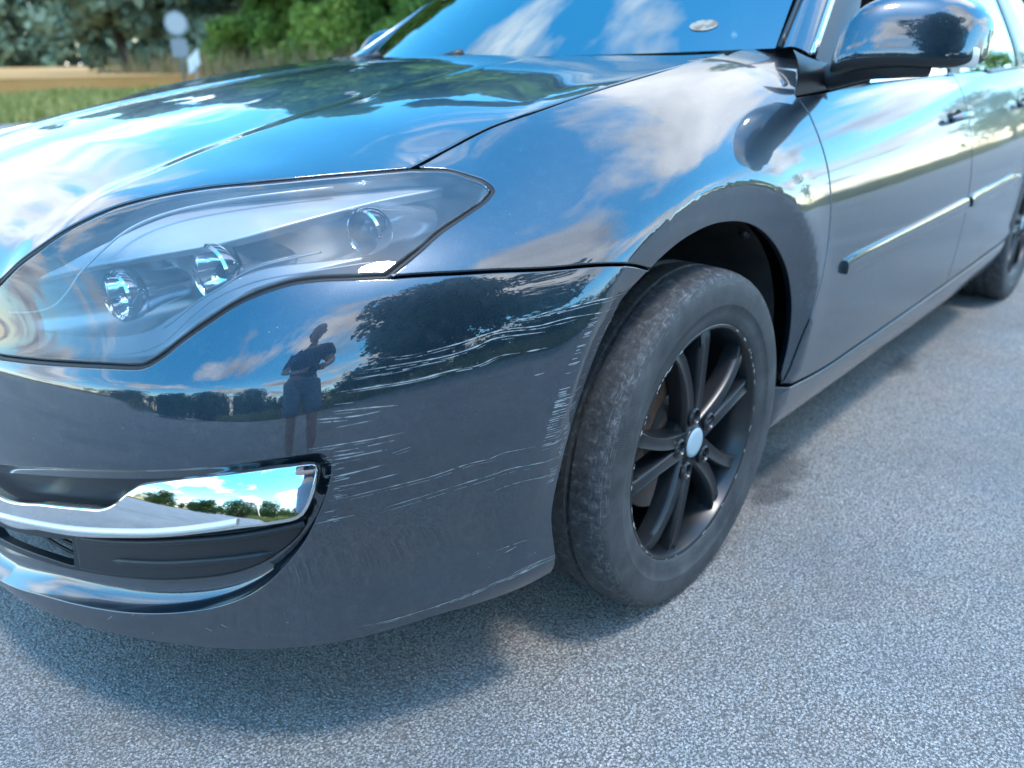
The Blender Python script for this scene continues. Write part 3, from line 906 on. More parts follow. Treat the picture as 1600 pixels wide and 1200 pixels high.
def HOOD(ab):
    ab = np.asarray(ab, float)
    x, y = ab[..., 0], np.abs(ab[..., 1])
    zc, yc, dr = _hz(x), _hy(x), _hd(x)
    s = np.maximum(y - yc, 0) / (.68 - yc)
    out = zc - dr * (.30 * s + .70 * s ** 2)
    q = np.maximum(yc - y, 0)
    fr = np.clip((.9 - x) / .25, 0, 1)
    inn = zc - .0065 * fr * (1 - np.exp(-(q / .028) ** 2)) + .014 * (.3 + .7 * fr) * (1 - (y / yc) ** 2)
    z = np.where(y > yc, out, inn)
    if HCORR is not None:
        z = z + hood_corr(x, y)
    return np.stack([x, ab[..., 1], z], -1)


# ------------------------------------------------------------------ the car
car = empty('car')
tagged(car, 'dark blue grey car with scratched front bumper and black alloy wheels', 'car')
C_ = CURVES
P3 = {k: S(np.array(v)) for k, v in C_.items() if k in ('hoodline', 'lamptop', 'lamprear', 'seam', 'lampbot')}


def both(make):
    """build a left-hand part and its mirror image on the right"""
    o = make()
    return o, mirror_copy(o)


def mirror_copy(o, parent=None):
    me = o.data.copy()
    co = np.empty(len(me.vertices) * 3)
    me.vertices.foreach_get('co', co)
    nn = np.empty(len(me.loops) * 3)
    me.corner_normals.foreach_get('vector', nn)
    co = co.reshape(-1, 3)
    co[:, 1] *= -1
    nn = nn.reshape(-1, 3)
    nn[:, 1] *= -1
    Fc = []
    vn = np.zeros((len(me.vertices), 3))
    for p in me.polygons:
        Fc.append(tuple(p.vertices)[::-1])
        for li in p.loop_indices:
            vn[me.loops[li].vertex_index] += nn[li]
    vn /= np.maximum(np.linalg.norm(vn, axis=1), 1e-9)[:, None]
    q = meshobj(o.name.split('.')[0], co, Fc, o.data.materials[0], parent if parent is not None else o.parent, normals=vn)
    return q


_ed = np.concatenate([catmull(P3['lamptop'], 60), catmull(P3['hoodline'], 60)[1:]])
HCORR = (_ed[:, :2], _ed[:, 2] - HOOD(_ed[:, :2])[:, 2] + .001)
# hood outline in (x, y)
hl = P3['hoodline'][:, :2]
lt = P3['lamptop'][:, :2]
edge = [tuple(p) for p in lt] + [tuple(p) for p in hl[1:]]
cut = [(.925, .24), (.905, .285)]
left = [(.945, .0), (.942, .12)] + cut + edge[0:]
left_l = [(.945, 0), (.943, .10), (.928, .22)] + [tuple(p) for p in lt]
left_r = [tuple(lt[-1])] + [tuple(p) for p in hl[1:]]
rear_l = [tuple(hl[-1]), (-.36, .5), (-.30, .25), (-.28, 0)]
mir = lambda l: [(x, -y) for x, y in l[::-1]]
crease = [(x, float(_hy(x))) for x in np.linspace(-.30, .90, 30)]
panel('hood', HOOD, [left_l, left_r, rear_l, mir(rear_l), mir(left_r), mir(left_l)], M['paint'], car, step=.016, scale=(1, 1), lines=[crease, [(x, -y) for x, y in crease]], nf=None, sign=1 if fd_normal(HOOD, np.array([.2, .2]))[2] > 0 else -1)

# fender
archf = arch_uv(62, 174, 40)
nfS = lambda ab: fd_normal(SB, ab, 2e-3, _sg)
rout_line = []
for a in np.linspace(rad(55), rad(170), 60):
    r = np.interp(a, TH, R_OUT)
    rout_line.append(xz_uv(r * math.cos(a), .318 + r * math.sin(a)))
seam = C_['seam']
seam_f = [archf[0]] + seam[1:]
fend, fend_r = both(lambda: panel('fender', SB, [C_['hoodline'], C_['fend_tail'], C_['dooredge'], [C_['dooredge'][-1], archf[-1]], archf[::-1], seam_f, C_['lamprear']], M['paint'], car, step=.009, nf=nfS, lines=[rout_line]))

# bumper with its lower opening
archb = arch_uv(-4, 61, 34)
ub = archb[0][0]
half = [[seam_f[0]] + seam[1:], C_['lampbot'], [C_['lampbot'][-1], (18.2, 7.75), (19.5, 7.8)]]
mu = lambda l: [(39 - u, v) for u, v in l[::-1]]
low = [(19.5, 1.3)] + C_['bottom'][::-1]
segs = half + [mu(s) for s in half[::-1]]
# order: start at arch top on the left -> lamp -> centre -> right arch -> down -> bottom -> left arch up
segs = half + [mu(half[2]), mu(half[1]), mu(half[0]), mu(archb), mu([low[-1], archb[0]]), mu(low), low, [low[-1], archb[0]], archb]
fh = C_['foghole']
hole_l = fh[:]
hole = [hole_l, [fh[-1], (19.5, 1.85), (39 - fh[-1][0], fh[-1][1])], mu(hole_l), [(39 - fh[0][0], fh[0][1]), (19.5, 4.3), fh[0]]]
rb = []
for a in np.linspace(rad(12), rad(56), 30):
    r = np.interp(a, TH, R_OUT)
    rb.append(xz_uv(r * math.cos(a), .318 + r * math.sin(a)))
bumper, hloops = panel('front_bumper', SB, segs, M['paint'], car, step=.0075, holes=[hole], nf=nfS, lines=[rb], hole_flange=False, inset=.004)
bumper['label'] = 'front bumper with long pale scratches beside the wheel'

# shelf inside the lower opening, black insert, chrome blade, fog panel
lip = hloops[0]
ins_f = S_off(.032)
fi = C_['foginsert']
ins_segs = [fi, [fi[-1], (19.5, 2.4), (39 - fi[-1][0], fi[-1][1])], mu(fi), [(39 - fi[0][0], fi[0][1]), (19.5, 4.15), fi[0]]]
insl = ins_f(loop_from(ins_segs, ins_f, .006))


def resamp_closed(P, n, start):
    P = np.asarray(P)
    k = np.linalg.norm(P - start, axis=1).argmin()
    P = np.roll(P, -k, 0)
    Q = np.concatenate([P, P[:1]])
    L = np.concatenate([[0], np.cumsum(np.linalg.norm(np.diff(Q, axis=0), axis=1))])
    s_ = np.linspace(0, L[-1], n, endpoint=False)
    return np.stack([np.interp(s_, L, Q[:, i]) for i in range(3)], -1)


def orient(P):
    c = P.mean(0)
    a = np.cross(P - c, np.roll(P, -1, 0) - c).sum(0)
    return P if a[0] > 0 else P[::-1]


def match_loop(A, Bp):
    """for every point of A the nearest forward-moving point of B"""
    A = orient(A)
    Bp = orient(Bp)
    fa = lambda P: np.arctan2((P - P.mean(0))[:, 2] * 4, (P - P.mean(0))[:, 1])
    n = 900
    A = resamp_closed(A, n, A[np.argmax(A[:, 1] + .3 * A[:, 2])])
    Bd = resamp_closed(Bp, n * 4, Bp[np.argmax(Bp[:, 1] + .3 * Bp[:, 2])])
    out = []
    j = 0
    for i in range(n):
        lo_, hi_ = j, min(j + 60, n * 4 - 1)
        d_ = np.linalg.norm(Bd[lo_:hi_ + 1] - A[i], axis=1)
        j = lo_ + int(d_.argmin())
        out.append(Bd[j])
    return A, np.array(out)


A_, B_ = match_loop(lip, insl)
rows = [A_]
for s_, push in ((.12, .010), (.35, .014), (.65, .012), (1.0, .0)):
    rows.append(A_ * (1 - s_) + B_ * s_ - np.array([push, 0, 0]))
V = np.concatenate(rows)
n = len(A_)
Fc = []
for i in range(len(rows) - 1):
    for j in range(n):
        j2 = (j + 1) % n
        Fc.append((i * n + j, (i + 1) * n + j, (i + 1) * n + j2, i * n + j2))
shelf = meshobj('opening_shelf', V, Fc, M['paint'], bumper, auto=50)
ik = C_['intake']
ih = [ik[:3], [ik[2], ik[3]], ik[3:], [ik[-1], (19.5, 2.55), (39 - ik[-1][0], ik[-1][1])], mu(ik[3:]), [(39 - ik[3][0], ik[3][1]), (39 - ik[2][0], ik[2][1])], mu(ik[:3]), [(39 - ik[0][0], ik[0][1]), (19.5, 3.1), ik[0]]]
panel('intake_surround', ins_f, ins_segs, M['black_plastic'], bumper, step=.02, holes=[ih], inset=.0005, roll=.002, sign=_sg)
# intake duct: dark back wall with horizontal vanes
back = S_off(.16)
bs_ = [(u, v) for u, v in ik]
V = [back(np.array([u, v])) for u in np.linspace(16.9, 22.1, 30) for v in (2.0, 3.6)]
Fc = [(2 * i, 2 * i + 2, 2 * i + 3, 2 * i + 1) for i in range(29)]
meshobj('intake_back', V, Fc, M['dark'], bumper)
for vv in (2.65, 2.8, 2.95):
    f_ = S_off(.075)
    P = f_(np.stack([np.linspace(17.25, 21.75, 40), np.full(40, vv)], -1))
    tv, tf = tube(P, .0035, 6)
    meshobj('intake_vane', tv, tf, M['black_plastic'], bumper)
def ch_f(ab):
    ab = np.asarray(ab, float)
    vb = 3.24 + np.clip(18.6 - ab[..., 0:1], 0, 3.4) * .29
    return S(ab) - nS(ab) * (-.022 + .045 * (ab[..., 1:2] - vb))


chl = C_['chrome']
chrome_segs = [chl[:13], chl[12:16], chl[15:], [chl[-1], chl[0]]]
def mk_chrome():
    top = chl[:10] + [chl[10]]
    bot = chl[11:]
    return panel('chrome_blade', ch_f, [[(19.48, chl[0][1] - .03)] + chl[:11], chl[10:13], chl[12:17], chl[16:] + [(19.48, chl[-1][1] + .03)], [(19.48, chl[-1][1] + .03), (19.48, chl[0][1] - .03)]], M['chrome'], bumper, step=.008, dens=.004, inset=.001, roll=.0055, flange=.012, sign=_sg)


both(mk_chrome)
st = C_['strip']


def mk_strip():
    P = ch_f(catmull(st + [], 60)) + nS(catmull(st, 60)) * .003
    Np = nS(catmull(st, 60))
    W = .0042
    V, Fc = [], []
    up = np.array([0, 0, 1.])
    for p, nn in zip(P, Np):
        u_ = up - nn * (up @ nn)
        u_ /= np.linalg.norm(u_)
        for a_, b_ in ((-1, -1.2), (-1, .2), (-.4, .55), (.4, .55), (1, .2), (1, -1.2)):
            V.append(p + u_ * W * a_ + nn * W * b_)
    for i in range(len(P) - 1):
        for k in range(5):
            Fc.append((i * 6 + k, i * 6 + k + 1, i * 6 + 7 + k, i * 6 + 6 + k))
    Fc.append((0, 1, 2, 3, 4, 5))
    Fc.append(tuple(range((len(P) - 1) * 6, len(P) * 6))[::-1])
    o = meshobj('light_strip', V, Fc, M['cream'], bumper)
    bm = bmesh.new(); bm.from_mesh(o.data); bmesh.ops.recalc_face_normals(bm, faces=bm.faces); bm.to_mesh(o.data); bm.free()
    o.data.set_sharp_from_angle(angle=rad(60))
    return o


both(mk_strip)
fp = C_['fogpanel']
both(lambda: panel('fog_panel', S_off(.012), [fp[1:6], fp[5:13], [fp[12], fp[13]], [fp[13], fp[0]], [fp[0], fp[1]]], M['black_plastic'], bumper, step=.01, dens=.004, inset=.001, roll=.006, flange=.03, sign=_sg))


def mk_rib():
    P = S_off(.0125)(catmull(C_['fogrib'], 50))
    R = .006 * np.clip(np.minimum(np.linspace(0, 14, 50), np.linspace(14, 0, 50)), .15, 1)
    tv, tf = tube(P, R, 10)
    return meshobj('rib', tv, tf, M['black_plastic'], bumper, auto=60)


both(mk_rib)


def mk_edge_rib():
    c = catmull(fp[1:6], 50)
    P = S_off(.009)(c)
    tv, tf = tube(P, .0055, 10)
    return meshobj('trim_edge', tv, tf, M['black_plastic'], bumper, auto=60)


both(mk_edge_rib)

# ------------------------------------------------------------------ headlights
lamp_in = [C_['lampbot'][-1], (18.05, 7.75), (18.25, 8.4), (18.2, 9.6), C_['lamptop'][0]]
lamp_segs = [C_['lamptop'], [C_['lamptop'][-1]] + C_['lamprear'][::-1][1:], C_['lampbot'], lamp_in]


def headlight(side):
    h = empty('headlight', parent=car)
    mk = (lambda o: o) if side > 0 else None

    def add(o):
        if side < 0:
            q = mirror_copy(o, h)
            bpy.data.objects.remove(o)
            return q
        return o
    lens = add(panel('lens', SB, lamp_segs, M['lens'], h, step=.012, inset=.0075, roll=.003, flange=.006, nf=nfS))
    L = loop_from(lamp_segs, SB, .006)
    P, N = SB(L), nfS(L)
    Q = np.concatenate([P, P[:1]]) - np.concatenate([N, N[:1]]) * .0065
    tv, tf = tube(Q, .0052, 8, caps=False)
    add(meshobj('seal', tv, tf, M['rubber_seal'], h))
    # bowl: from the rim of the lens back to a floor 11 cm behind
    ctr = (P - N * .09).mean(0)
    rows = [P - N * .010]
    for s_, dep, sh in ((.3, .030, .02), (.6, .06, .05), (.8, .085, .10), (1, .10, .30), (1, .105, .7), (1, .105, .97)):
        R_ = P - N * dep
        rows.append(R_ * (1 - sh) + (ctr) * sh)
    V = np.concatenate(rows)
    n = len(P)
    Fc = [(i * n + j, i * n + (j + 1) % n, (i + 1) * n + (j + 1) % n, (i + 1) * n + j) for i in range(len(rows) - 1) for j in range(n)]
    Fc.append(tuple(range((len(rows) - 1) * n, len(rows) * n)))
    add(meshobj('bowl', V, Fc, M['bezel'], h))
    eb = C_['eyebrow']
    eo = panel('brow_trim', S_off(.028), [eb[:7], eb[6:], [eb[-1], eb[0]]], M['brow'], h, step=.01, dens=.005, inset=.0005, roll=.003, flange=.01, sign=_sg)
    add(eo)

    def unit(name, c, off, R, tube_len, taper, ringm, tilt):
        u = empty(name, parent=h)
        p = S_off(off)(np.array(c[0]))
        ax = np.array([math.cos(tilt), math.sin(tilt), 0.])

        def lathx(nm, prof, m_, n_=48):
            o = lathe(nm, prof, n_, m_, u, auto=35)
            # lathe axis is Y -> rotate to ax
            co = np.array([v.co[:] for v in o.data.vertices])
            ux = np.array([-ax[1], ax[0], 0])
            W = p + co[:, 1:2] * ax + co[:, 0:1] * ux + co[:, 2:3] * np.array([0, 0, 1.])
            for v, w in zip(o.data.vertices, W):
                v.co = w
            o.data.update()
            if side < 0:
                q = mirror_copy(o, u)
                bpy.data.objects.remove(o)
                return q
            return o
        lathx('ring', [(R * .80, -.004), (R * .82, .005), (R * .90, .010), (R * .99, .007), (R * 1.02, 0), (R * 1.0, -.012), (R * .93, -.018)], M['reflector'])
        lathx('reflector_tube', [(R * .93, -.012), (R * .86, -.03), (R * (.5 * taper + .43), -.5 * tube_len), (R * taper, -tube_len), (R * taper * .6, -tube_len - .004)], M['tube'])
        k = np.linspace(0, 1, 12)
        if 'signal' in name:
          lathx('lens_dome', [(R * .84 * math.cos(a * math.pi / 2) + 1e-4, .004 + R * .12 * math.sin(a * math.pi / 2)) for a in k], ringm)
        lathx('reflector_bowl', [(R * .82, .003), (R * .72, -.008), (R * .52, -.020), (R * .30, -.028), (1e-4, -.030)], M['tube'] if 'signal' in name else M['reflector'])
        lathx('bulb_cap', [(R * .26, -.030), (R * .26, -.012), (R * .20, -.006), (1e-4, -.004)], M['tube'] if 'signal' in name else M['dark'], 20)
        return u
    tv, tf = tube(S_off(.012)(catmull(C_['lampline'], 60)), .0016, 6)
    add(meshobj('bezel_line', tv, tf, M['brow'], h))
    for nm in ('lampline2', 'lampline3'):
        tv, tf = tube(S_off(.020)(catmull(C_[nm], 60)), .0014, 6)
        add(meshobj('bezel_line', tv, tf, M['bezel2'], h))
    fl_ = C_['lampfloor']
    add(panel('lower_bezel', S_off(.045), [fl_[:7], fl_[6:], [fl_[-1], fl_[0]]], M['bezel2'], h, step=.01, dens=.005, inset=.0005, roll=.004, flange=.03, sign=_sg))
    unit('projector', C_['proj1'], .050, .035, .09, .62, M['bulb'], .10)
    unit('projector', C_['proj2'], .058, .040, .15, .42, M['bulb'], .12)
    unit('signal_lamp', C_['bulb'], .045, .031, .12, .8, M['bulb'], .15)
    return h


for s_ in (1, -1):
    hl_ = headlight(s_)

# upper grille between the lamps
gl = [(18.3, 7.95), (18.45, 8.4), (18.4, 9.9), (18.9, 10.6), (19.5, 10.7)]
gseg = [gl, mu(gl), [(39 - 18.3, 7.95), (19.5, 8.0), (18.3, 7.95)]]
grille = panel('upper_grille', S_off(.03), gseg, M['black_plastic'], car, step=.03, sign=_sg)
for vv in (8.5, 9.1, 9.7, 10.2):
    P = S_off(.022)(np.stack([np.linspace(18.5, 20.5, 24), np.full(24, vv)], -1))
    tv, tf = tube(P, .005, 8)
    meshobj('slat', tv, tf, M['black_plastic'], grille)

# ------------------------------------------------------------------ doors, sill, quarter panels
de = C_['dooredge']
ZD = .315
def line_xz(x0, z0, x1, z1, n=8):
    return [xz_uv(x0 + (x1 - x0) * i / (n - 1), z0 + (z1 - z0) * i / (n - 1)) for i in range(n)]


BELT = 10.95
uA = de[0][0]
belt = C_['belt']
door_front_edge = [belt[0]] + de[1:]
pb = S(np.array(de[-1]))
xr = -1.535
bot = line_xz(pb[0], pb[2] + .004, -.55, ZD - .006, 4)[:-1] + line_xz(-.6, ZD - .006, xr, ZD, 8)
u_r = bot[-1][0]
rear_e = [bot[-1]] + [xz_uv(xr, z) for z in (.42, .55, .68, .78, .86)] + [(xz_uv(xr, .86)[0], BELT)]
topl = [(rear_e[-1][0], np.interp(-rear_e[-1][0], [-q[0] for q in belt], [q[1] for q in belt]))] + [q for q in belt[::-1] if q[0] > rear_e[-1][0] + .2]
rear_e[-1] = topl[0]
BELT = topl[0][1]


def mk_fd():
    return panel('front_door', SB, [door_front_edge, bot, rear_e, topl], M['paint'], car, step=.016, nf=nfS, inset=.004)


fd, fd2 = both(mk_fd)
archr = arch_uv(38, 6, 14, -WB, .012)
rb1 = [(rear_e[-1])] + rear_e[::-1][1:]
top_arc_u = xz_uv(-2.42, .62)
rd_bot = line_xz(xr, ZD, -2.32, ZD + .01, 8)
rear_edge2 = [rd_bot[-1]] + archr[::-1] + [xz_uv(-2.44, .70), xz_uv(-2.46, .80), (xz_uv(-2.46, .86)[0], BELT)]


def mk_rd():
    return panel('rear_door', SB, [rb1, rd_bot, rear_edge2, [rear_edge2[-1], (4.2, BELT), rb1[0]]], M['paint'], car, step=.02, nf=nfS, inset=.004)


rd, rd2 = both(mk_rd)
archq = arch_uv(40, 172, 30, -WB, .0)
q_front = rear_edge2[len(archr):]
q_tail = [(.05, BELT), (.05, 6), (.05, 1.5)]
qb = [(.05, 1.5), (1.2, 1.5), archq[-1]]
both(lambda: panel('rear_quarter', SB, [q_front, [q_front[-1], (2, BELT), (.05, BELT)], q_tail, qb, archq[::-1], [archq[0], q_front[0]]], M['paint'], car, step=.03, nf=nfS, inset=.003))
sill_t = line_xz(-.335, .325, -.55, ZD - .012, 4)[:-1] + line_xz(-.6, ZD - .012, -2.36, ZD - .002, 10)
sill_b = line_xz(-2.36, .205, -.36, .205, 10)
both(lambda: panel('sill', SB, [sill_t, [sill_t[-1], sill_b[0]], sill_b, [sill_b[-1], sill_t[0]]], M['paint'], car, step=.02, nf=nfS, inset=.003))


# protective mouldings, one per door
def mk_mould(x0, x1, par, last=False):
    n_ = 40
    xs = np.linspace(x0, x1, n_)
    P = []
    NN = []
    for x in xs:
        q = np.array(xz_uv(x, .556 + (-.55 - x) * .014))
        P.append(SB(q))
        NN.append(nfS(q))
    P, NN = np.array(P), np.array(NN)
    V, Fc = [], []
    hw = .019
    for i, (p, nn) in enumerate(zip(P, NN)):
        k_ = 1.0
        k_ = min(1, .8 + i / 10)
        if last:
            k_ = min(k_, .25 + (n_ - 1 - i) / 8)
        u_ = np.array([0, 0, 1.]) - nn * nn[2]
        for a_, b_ in ((-1, -.003), (-1, .0085), (-.85, .0105), (-.05, .0115), (.30, .0112), (.95, .0065), (1, -.003)):
            V.append(p + u_ * a_ * hw * k_ + nn * b_)
    for i in range(n_ - 1):
        for k in range(6):
            Fc.append((i * 7 + k, i * 7 + k + 1, i * 7 + 8 + k, i * 7 + 7 + k))
    Fc.append(tuple(range(7)))
    Fc.append(tuple(range((n_ - 1) * 7, n_ * 7))[::-1])
    o = meshobj('side_moulding', V, Fc, M['paint'], par)
    bm = bmesh.new(); bm.from_mesh(o.data); bmesh.ops.recalc_face_normals(bm, faces=bm.faces); bm.to_mesh(o.data); bm.free()
    o.data.set_sharp_from_angle(angle=rad(38))
    return o


for d1_, d2_, x0, x1, last in ((fd, fd2, -.555, -1.515, False), (rd, rd2, -1.56, -2.22, True)):
    o = mk_mould(x0, x1, d1_, last)
    mirror_copy(o, d2_)

# door handles: a pull and a flat disc coloured dark for the cup's shade
for dd, dm, hx in ((fd, fd2, -1.40), (rd, rd2, -2.25)):
    q = np.array(xz_uv(hx, .815))
    p, nn = SB(q), nfS(q)
    xs = np.linspace(-.085, .085, 24)
    P = np.array([p + np.array([x, 0, .004]) + nn * (.012 + .014 * (1 - (x / .085) ** 2)) for x in xs])
    tv, tf = tube(P, .0105 * np.clip(1.25 - np.abs(xs) / .085 * .5, .3, 1), 10)
    o = meshobj('door_handle', tv, tf, M['paint'], dd)
    mirror_copy(o, dm)
    V, Fc = [], []
    nr = 20
    for k, (rr, dp) in enumerate(((1, .0015), (.75, .0012), (.0, .001))):
        for a in range(nr):
            w = 2 * math.pi * a / nr
            V.append(p + np.array([math.cos(w) * .052 * rr, 0, math.sin(w) * .03 * rr]) + nn * dp)
    for k in range(2):
        for a in range(nr):
            Fc.append((k * nr + a, k * nr + (a + 1) % nr, (k + 1) * nr + (a + 1) % nr, (k + 1) * nr + a))
    o = meshobj('cup_shade_disc', V, Fc, M['dark'], dd)
    mirror_copy(o, dm)

# ------------------------------------------------------------------ greenhouse
def side_pt(x, t_):
    """side of the cabin: t 0 belt .. 1 roof"""
    yb = .805 - .02 * ((x + 1.5) / 1.5) ** 2
    zb = .925 + .012 * (-x - .5)
    zr = 1.415 - .09 * ((x + 1.75) / 1.2) ** 2
    y = yb - (.225) * t_ ** 1.25
    return np.array([x, y, zb + (zr - zb) * t_])


def quad_grid(name, fn, nu_, nv_, m_, par, flip=False):
    V = [fn(i / nu_, j / nv_) for i in range(nu_ + 1) for j in range(nv_ + 1)]
    Fc = []
    for i in range(nu_):
        for j in range(nv_):
            a_ = i * (nv_ + 1) + j
            q = (a_, a_ + 1, a_ + nv_ + 2, a_ + nv_ + 1)
            Fc.append(q[::-1] if flip else q)
    return meshobj(name, V, Fc, m_, par)


WB0 = np.array([-.565, .69, 1.005])
WT0 = np.array([-1.16, .545, 1.385])


def wind(u, v):
    """windshield: u -1..1 across, v 0..1 up"""
    base = np.array([-.345 - .22 * u * u, .69 * u, .994 + .012 * u * u])
    top = np.array([-1.06 - .10 * u * u, .545 * u, 1.425 - .04 * u * u])
    p = base * (1 - v) + top * v
    p[2] += .03 * v * (1 - v) * 4 * .6
    return p


ws = quad_grid('windshield', lambda a, b_: wind(-1 + 2 * a, b_), 40, 20, M['glass'], car, flip=True)
# oval sticker inside the lower corner of the glass
V = []
def wn(u, v):
    e = 1e-3
    n_ = np.cross(wind(u + e, v) - wind(u - e, v), wind(u, v + e) - wind(u, v - e))
    n_ /= np.linalg.norm(n_)
    return n_ if n_[0] > 0 else -n_
sv = [wind(.772 + .042 * math.cos(a), .118 + .026 * math.sin(a)) + wn(.772, .118) * .0015 for a in np.linspace(0, 2 * math.pi, 36, endpoint=False)]
M['sticker'] = mat('sticker', (.62, .58, .48), .5)
t, b = T(M['sticker'])
oc = objcoord(t)
t.links.new(ramp(t, noise(t, oc, 55, 3), [(.45, (.34, .31, .25)), (.6, (.22, .14, .08))]), b.inputs['Base Color'])
meshobj('glass_sticker', sv, [tuple(range(36))], M['sticker'], ws)
M['wblack'] = mat('black_trim', (.010, .011, .012), .3)
# A pillar: between windshield edge and side glass
def pillar_quad(name, f0, f1, m_, n_=16, bulge=.012, par=car):
    V, Fc = [], []
    k = 8
    for i in range(n_ + 1):
        a_, b_ = f0(i / n_), f1(i / n_)
        out = np.cross(f0(min(1, i / n_ + .01)) - f0(max(0, i / n_ - .01)), b_ - a_)
        out /= np.linalg.norm(out)
        if out[1] < 0:
            out = -out
        for j in range(k + 1):
            s_ = j / k
            V.append(a_ * (1 - s_) + b_ * s_ + out * bulge * 4 * s_ * (1 - s_))
    for i in range(n_):
        for j in range(k):
            q = i * (k + 1) + j
            Fc.append((q, q + 1, q + k + 2, q + k + 1))
    o = meshobj(name, V, Fc, m_, par)
    bm = bmesh.new(); bm.from_mesh(o.data); bmesh.ops.recalc_face_normals(bm, faces=bm.faces); bm.to_mesh(o.data); bm.free()
    return o


def lerp(a_, b_, t_):
    return np.asarray(a_) * (1 - t_) + np.asarray(b_) * t_


AP0b, AP0t = np.array([-.572, .697, 1.004]), np.array([-1.165, .552, 1.387])
AP1b, AP1t = np.array([-.560, .772, .992]), np.array([-1.20, .60, 1.365])
both(lambda: pillar_quad('a_pillar', lambda t_: lerp(AP0b, AP0t, t_), lambda t_: lerp(AP1b, AP1t, t_), M['paint']))
def mk_strip2(a, b_, r, m_):
    tv, tf = tube([lerp(a, b_, i / 12) for i in range(13)], r, 8)
    return meshobj('pillar_trim', tv, tf, m_, car)
both(lambda: mk_strip2(AP0b + [0, .0, .004], AP0t + [0, 0, .004], .006, M['wblack']))
both(lambda: mk_strip2(AP1b + [.0, .006, .002], AP1t + [0, .006, .002], .0075, M['satin']))


def side_glass(name, xs_b, xs_t, m_, t0=.0, t1=.93, off=0.):
    def fn(a, b_):
        t_ = t0 + (t1 - t0) * b_
        x = xs_b[0] + (xs_b[1] - xs_b[0]) * a
        x2 = xs_t[0] + (xs_t[1] - xs_t[0]) * a
        p = side_pt(x + (x2 - x) * b_, t_)
        p[1] += off
        return p
    return quad_grid(name, fn, 24, 10, m_, car)


both(lambda: side_glass('side_window', (-.86, -1.50), (-1.26, -1.50), M['side_glass']))
both(lambda: side_glass('b_pillar', (-1.50, -1.60), (-1.50, -1.60), M['wblack'], off=.006))
both(lambda: side_glass('side_window', (-1.60, -2.40), (-1.60, -2.25), M['side_glass']))
both(lambda: side_glass('c_pillar', (-2.40, -2.48), (-2.25, -2.33), M['wblack'], off=.004))
both(lambda: side_glass('rear_pillar', (-2.48, -3.3), (-2.33, -2.75), M['paint'], t1=1.0))
# sail panel ahead of the side glass (black triangle carrying the mirror)
both(lambda: pillar_quad('sail_panel', lambda t_: lerp((-.566, .782, .985), (-1.21, .606, 1.36), t_), lambda t_: lerp((-.66, .824, .93), (-1.26, .612, 1.36), t_) if t_ > .0 else np.array((-.66, .824, .93)), M['black_plastic'], bulge=.004))
_bl = SB(np.array(C_['belt'][:5]))
_bt = np.array([(-.470, .772, 1.002), (-.517, .784, .988), (-.575, .794, .978), (-.66, .803, .968), (-.80, .81, .957)])
_cl, _ct = catmull(_bl, 65), catmull(_bt, 65)
_ip = lambda A, t_: np.array([np.interp(t_ * 64, np.arange(65), A[:, k]) for k in range(3)])
both(lambda: pillar_quad('door_corner', lambda t_: _ip(_cl, t_) + np.array([0, -.004, .001]), lambda t_: _ip(_ct, t_), M['wblack'], n_=32, bulge=.012))


def mk_belt():
    pl = catmull([tuple(p) for p in SB(np.array(C_['belt'][3:]))] + [tuple(side_pt(-1.9, .0) + [0, .006, -.012]), tuple(side_pt(-2.45, 0) + [0, .004, -.012])], 60)
    tv, tf = tube(pl + np.array([0, -.010, .004]), .010, 8)
    return meshobj('belt_seal', tv, tf, M['wblack'], car)


both(mk_belt)


def roof(a, b_):
    x = -1.06 - 1.75 * a
    u = -1 + 2 * b_
    e = side_pt(x, 1.0)
    w = .60 - .02 * a
    return np.array([x - .10 * u * u * (1 - a), w * u, 1.425 + .045 * math.sin(math.pi * min(1, a * .9 + .12)) - .05 * u * u - .03 * a])


quad_grid('roof', roof, 24, 20, M['paint'], car)
quad_grid('rear_window', lambda a, b_: lerp(roof(1, b_), (-3.35, .62 * (-1 + 2 * b_), 1.02), a), 10, 12, M['glass'], car)
quad_grid('tailgate', lambda a, b_: lerp((-3.35, .64 * (-1 + 2 * b_), 1.02), (-3.62 + .1 * (2 * b_ - 1) ** 2, .70 * (-1 + 2 * b_), .30), a ** .8), 14, 14, M['paint'], car)
quad_grid('deck', lambda a, b_: np.array([-2.4 - .95 * a, (.80 - .12 * a) * (-1 + 2 * b_), .95 + .07 * a]), 6, 6, M['dark'], car)
# cabin: dashboard and floor so that the glass does not look into nothing
quad_grid('dashboard', lambda a, b_: np.array([-.42 - .55 * a, .70 * (-1 + 2 * b_), .975 + .03 * math.sin(a * 3.1) - .10 * a]), 8, 8, M['dark'], car)
V, Fc = boxm((-3.2, -.74, .30), (-.45, .74, .80))
meshobj('cabin_floor', V, Fc, M['dark'], car, smooth=False)
for yy in (.36, -.36):
    V, Fc = [], []
    prof = [(.24, .0), (.25, .30), (.22, .48), (.13, .56), (.12, .66), (.09, .70), (.0, .71)]
    rows = []
    for w, z in prof:
        rows.append([(-1.50 - .22 * z + .055 * math.cos(a), yy + w * math.sin(a) * 1.0 if abs(math.sin(a)) < 2 else 0, .70 + z) for a in np.linspace(0, 2 * math.pi, 18, endpoint=False)])
    for r_ in rows:
        V += r_
    for i in range(len(rows) - 1):
        for j in range(18):
            Fc.append((i * 18 + j, i * 18 + (j + 1) % 18, (i + 1) * 18 + (j + 1) % 18, (i + 1) * 18 + j))
    meshobj('seat', V, Fc, M['dark'], car)
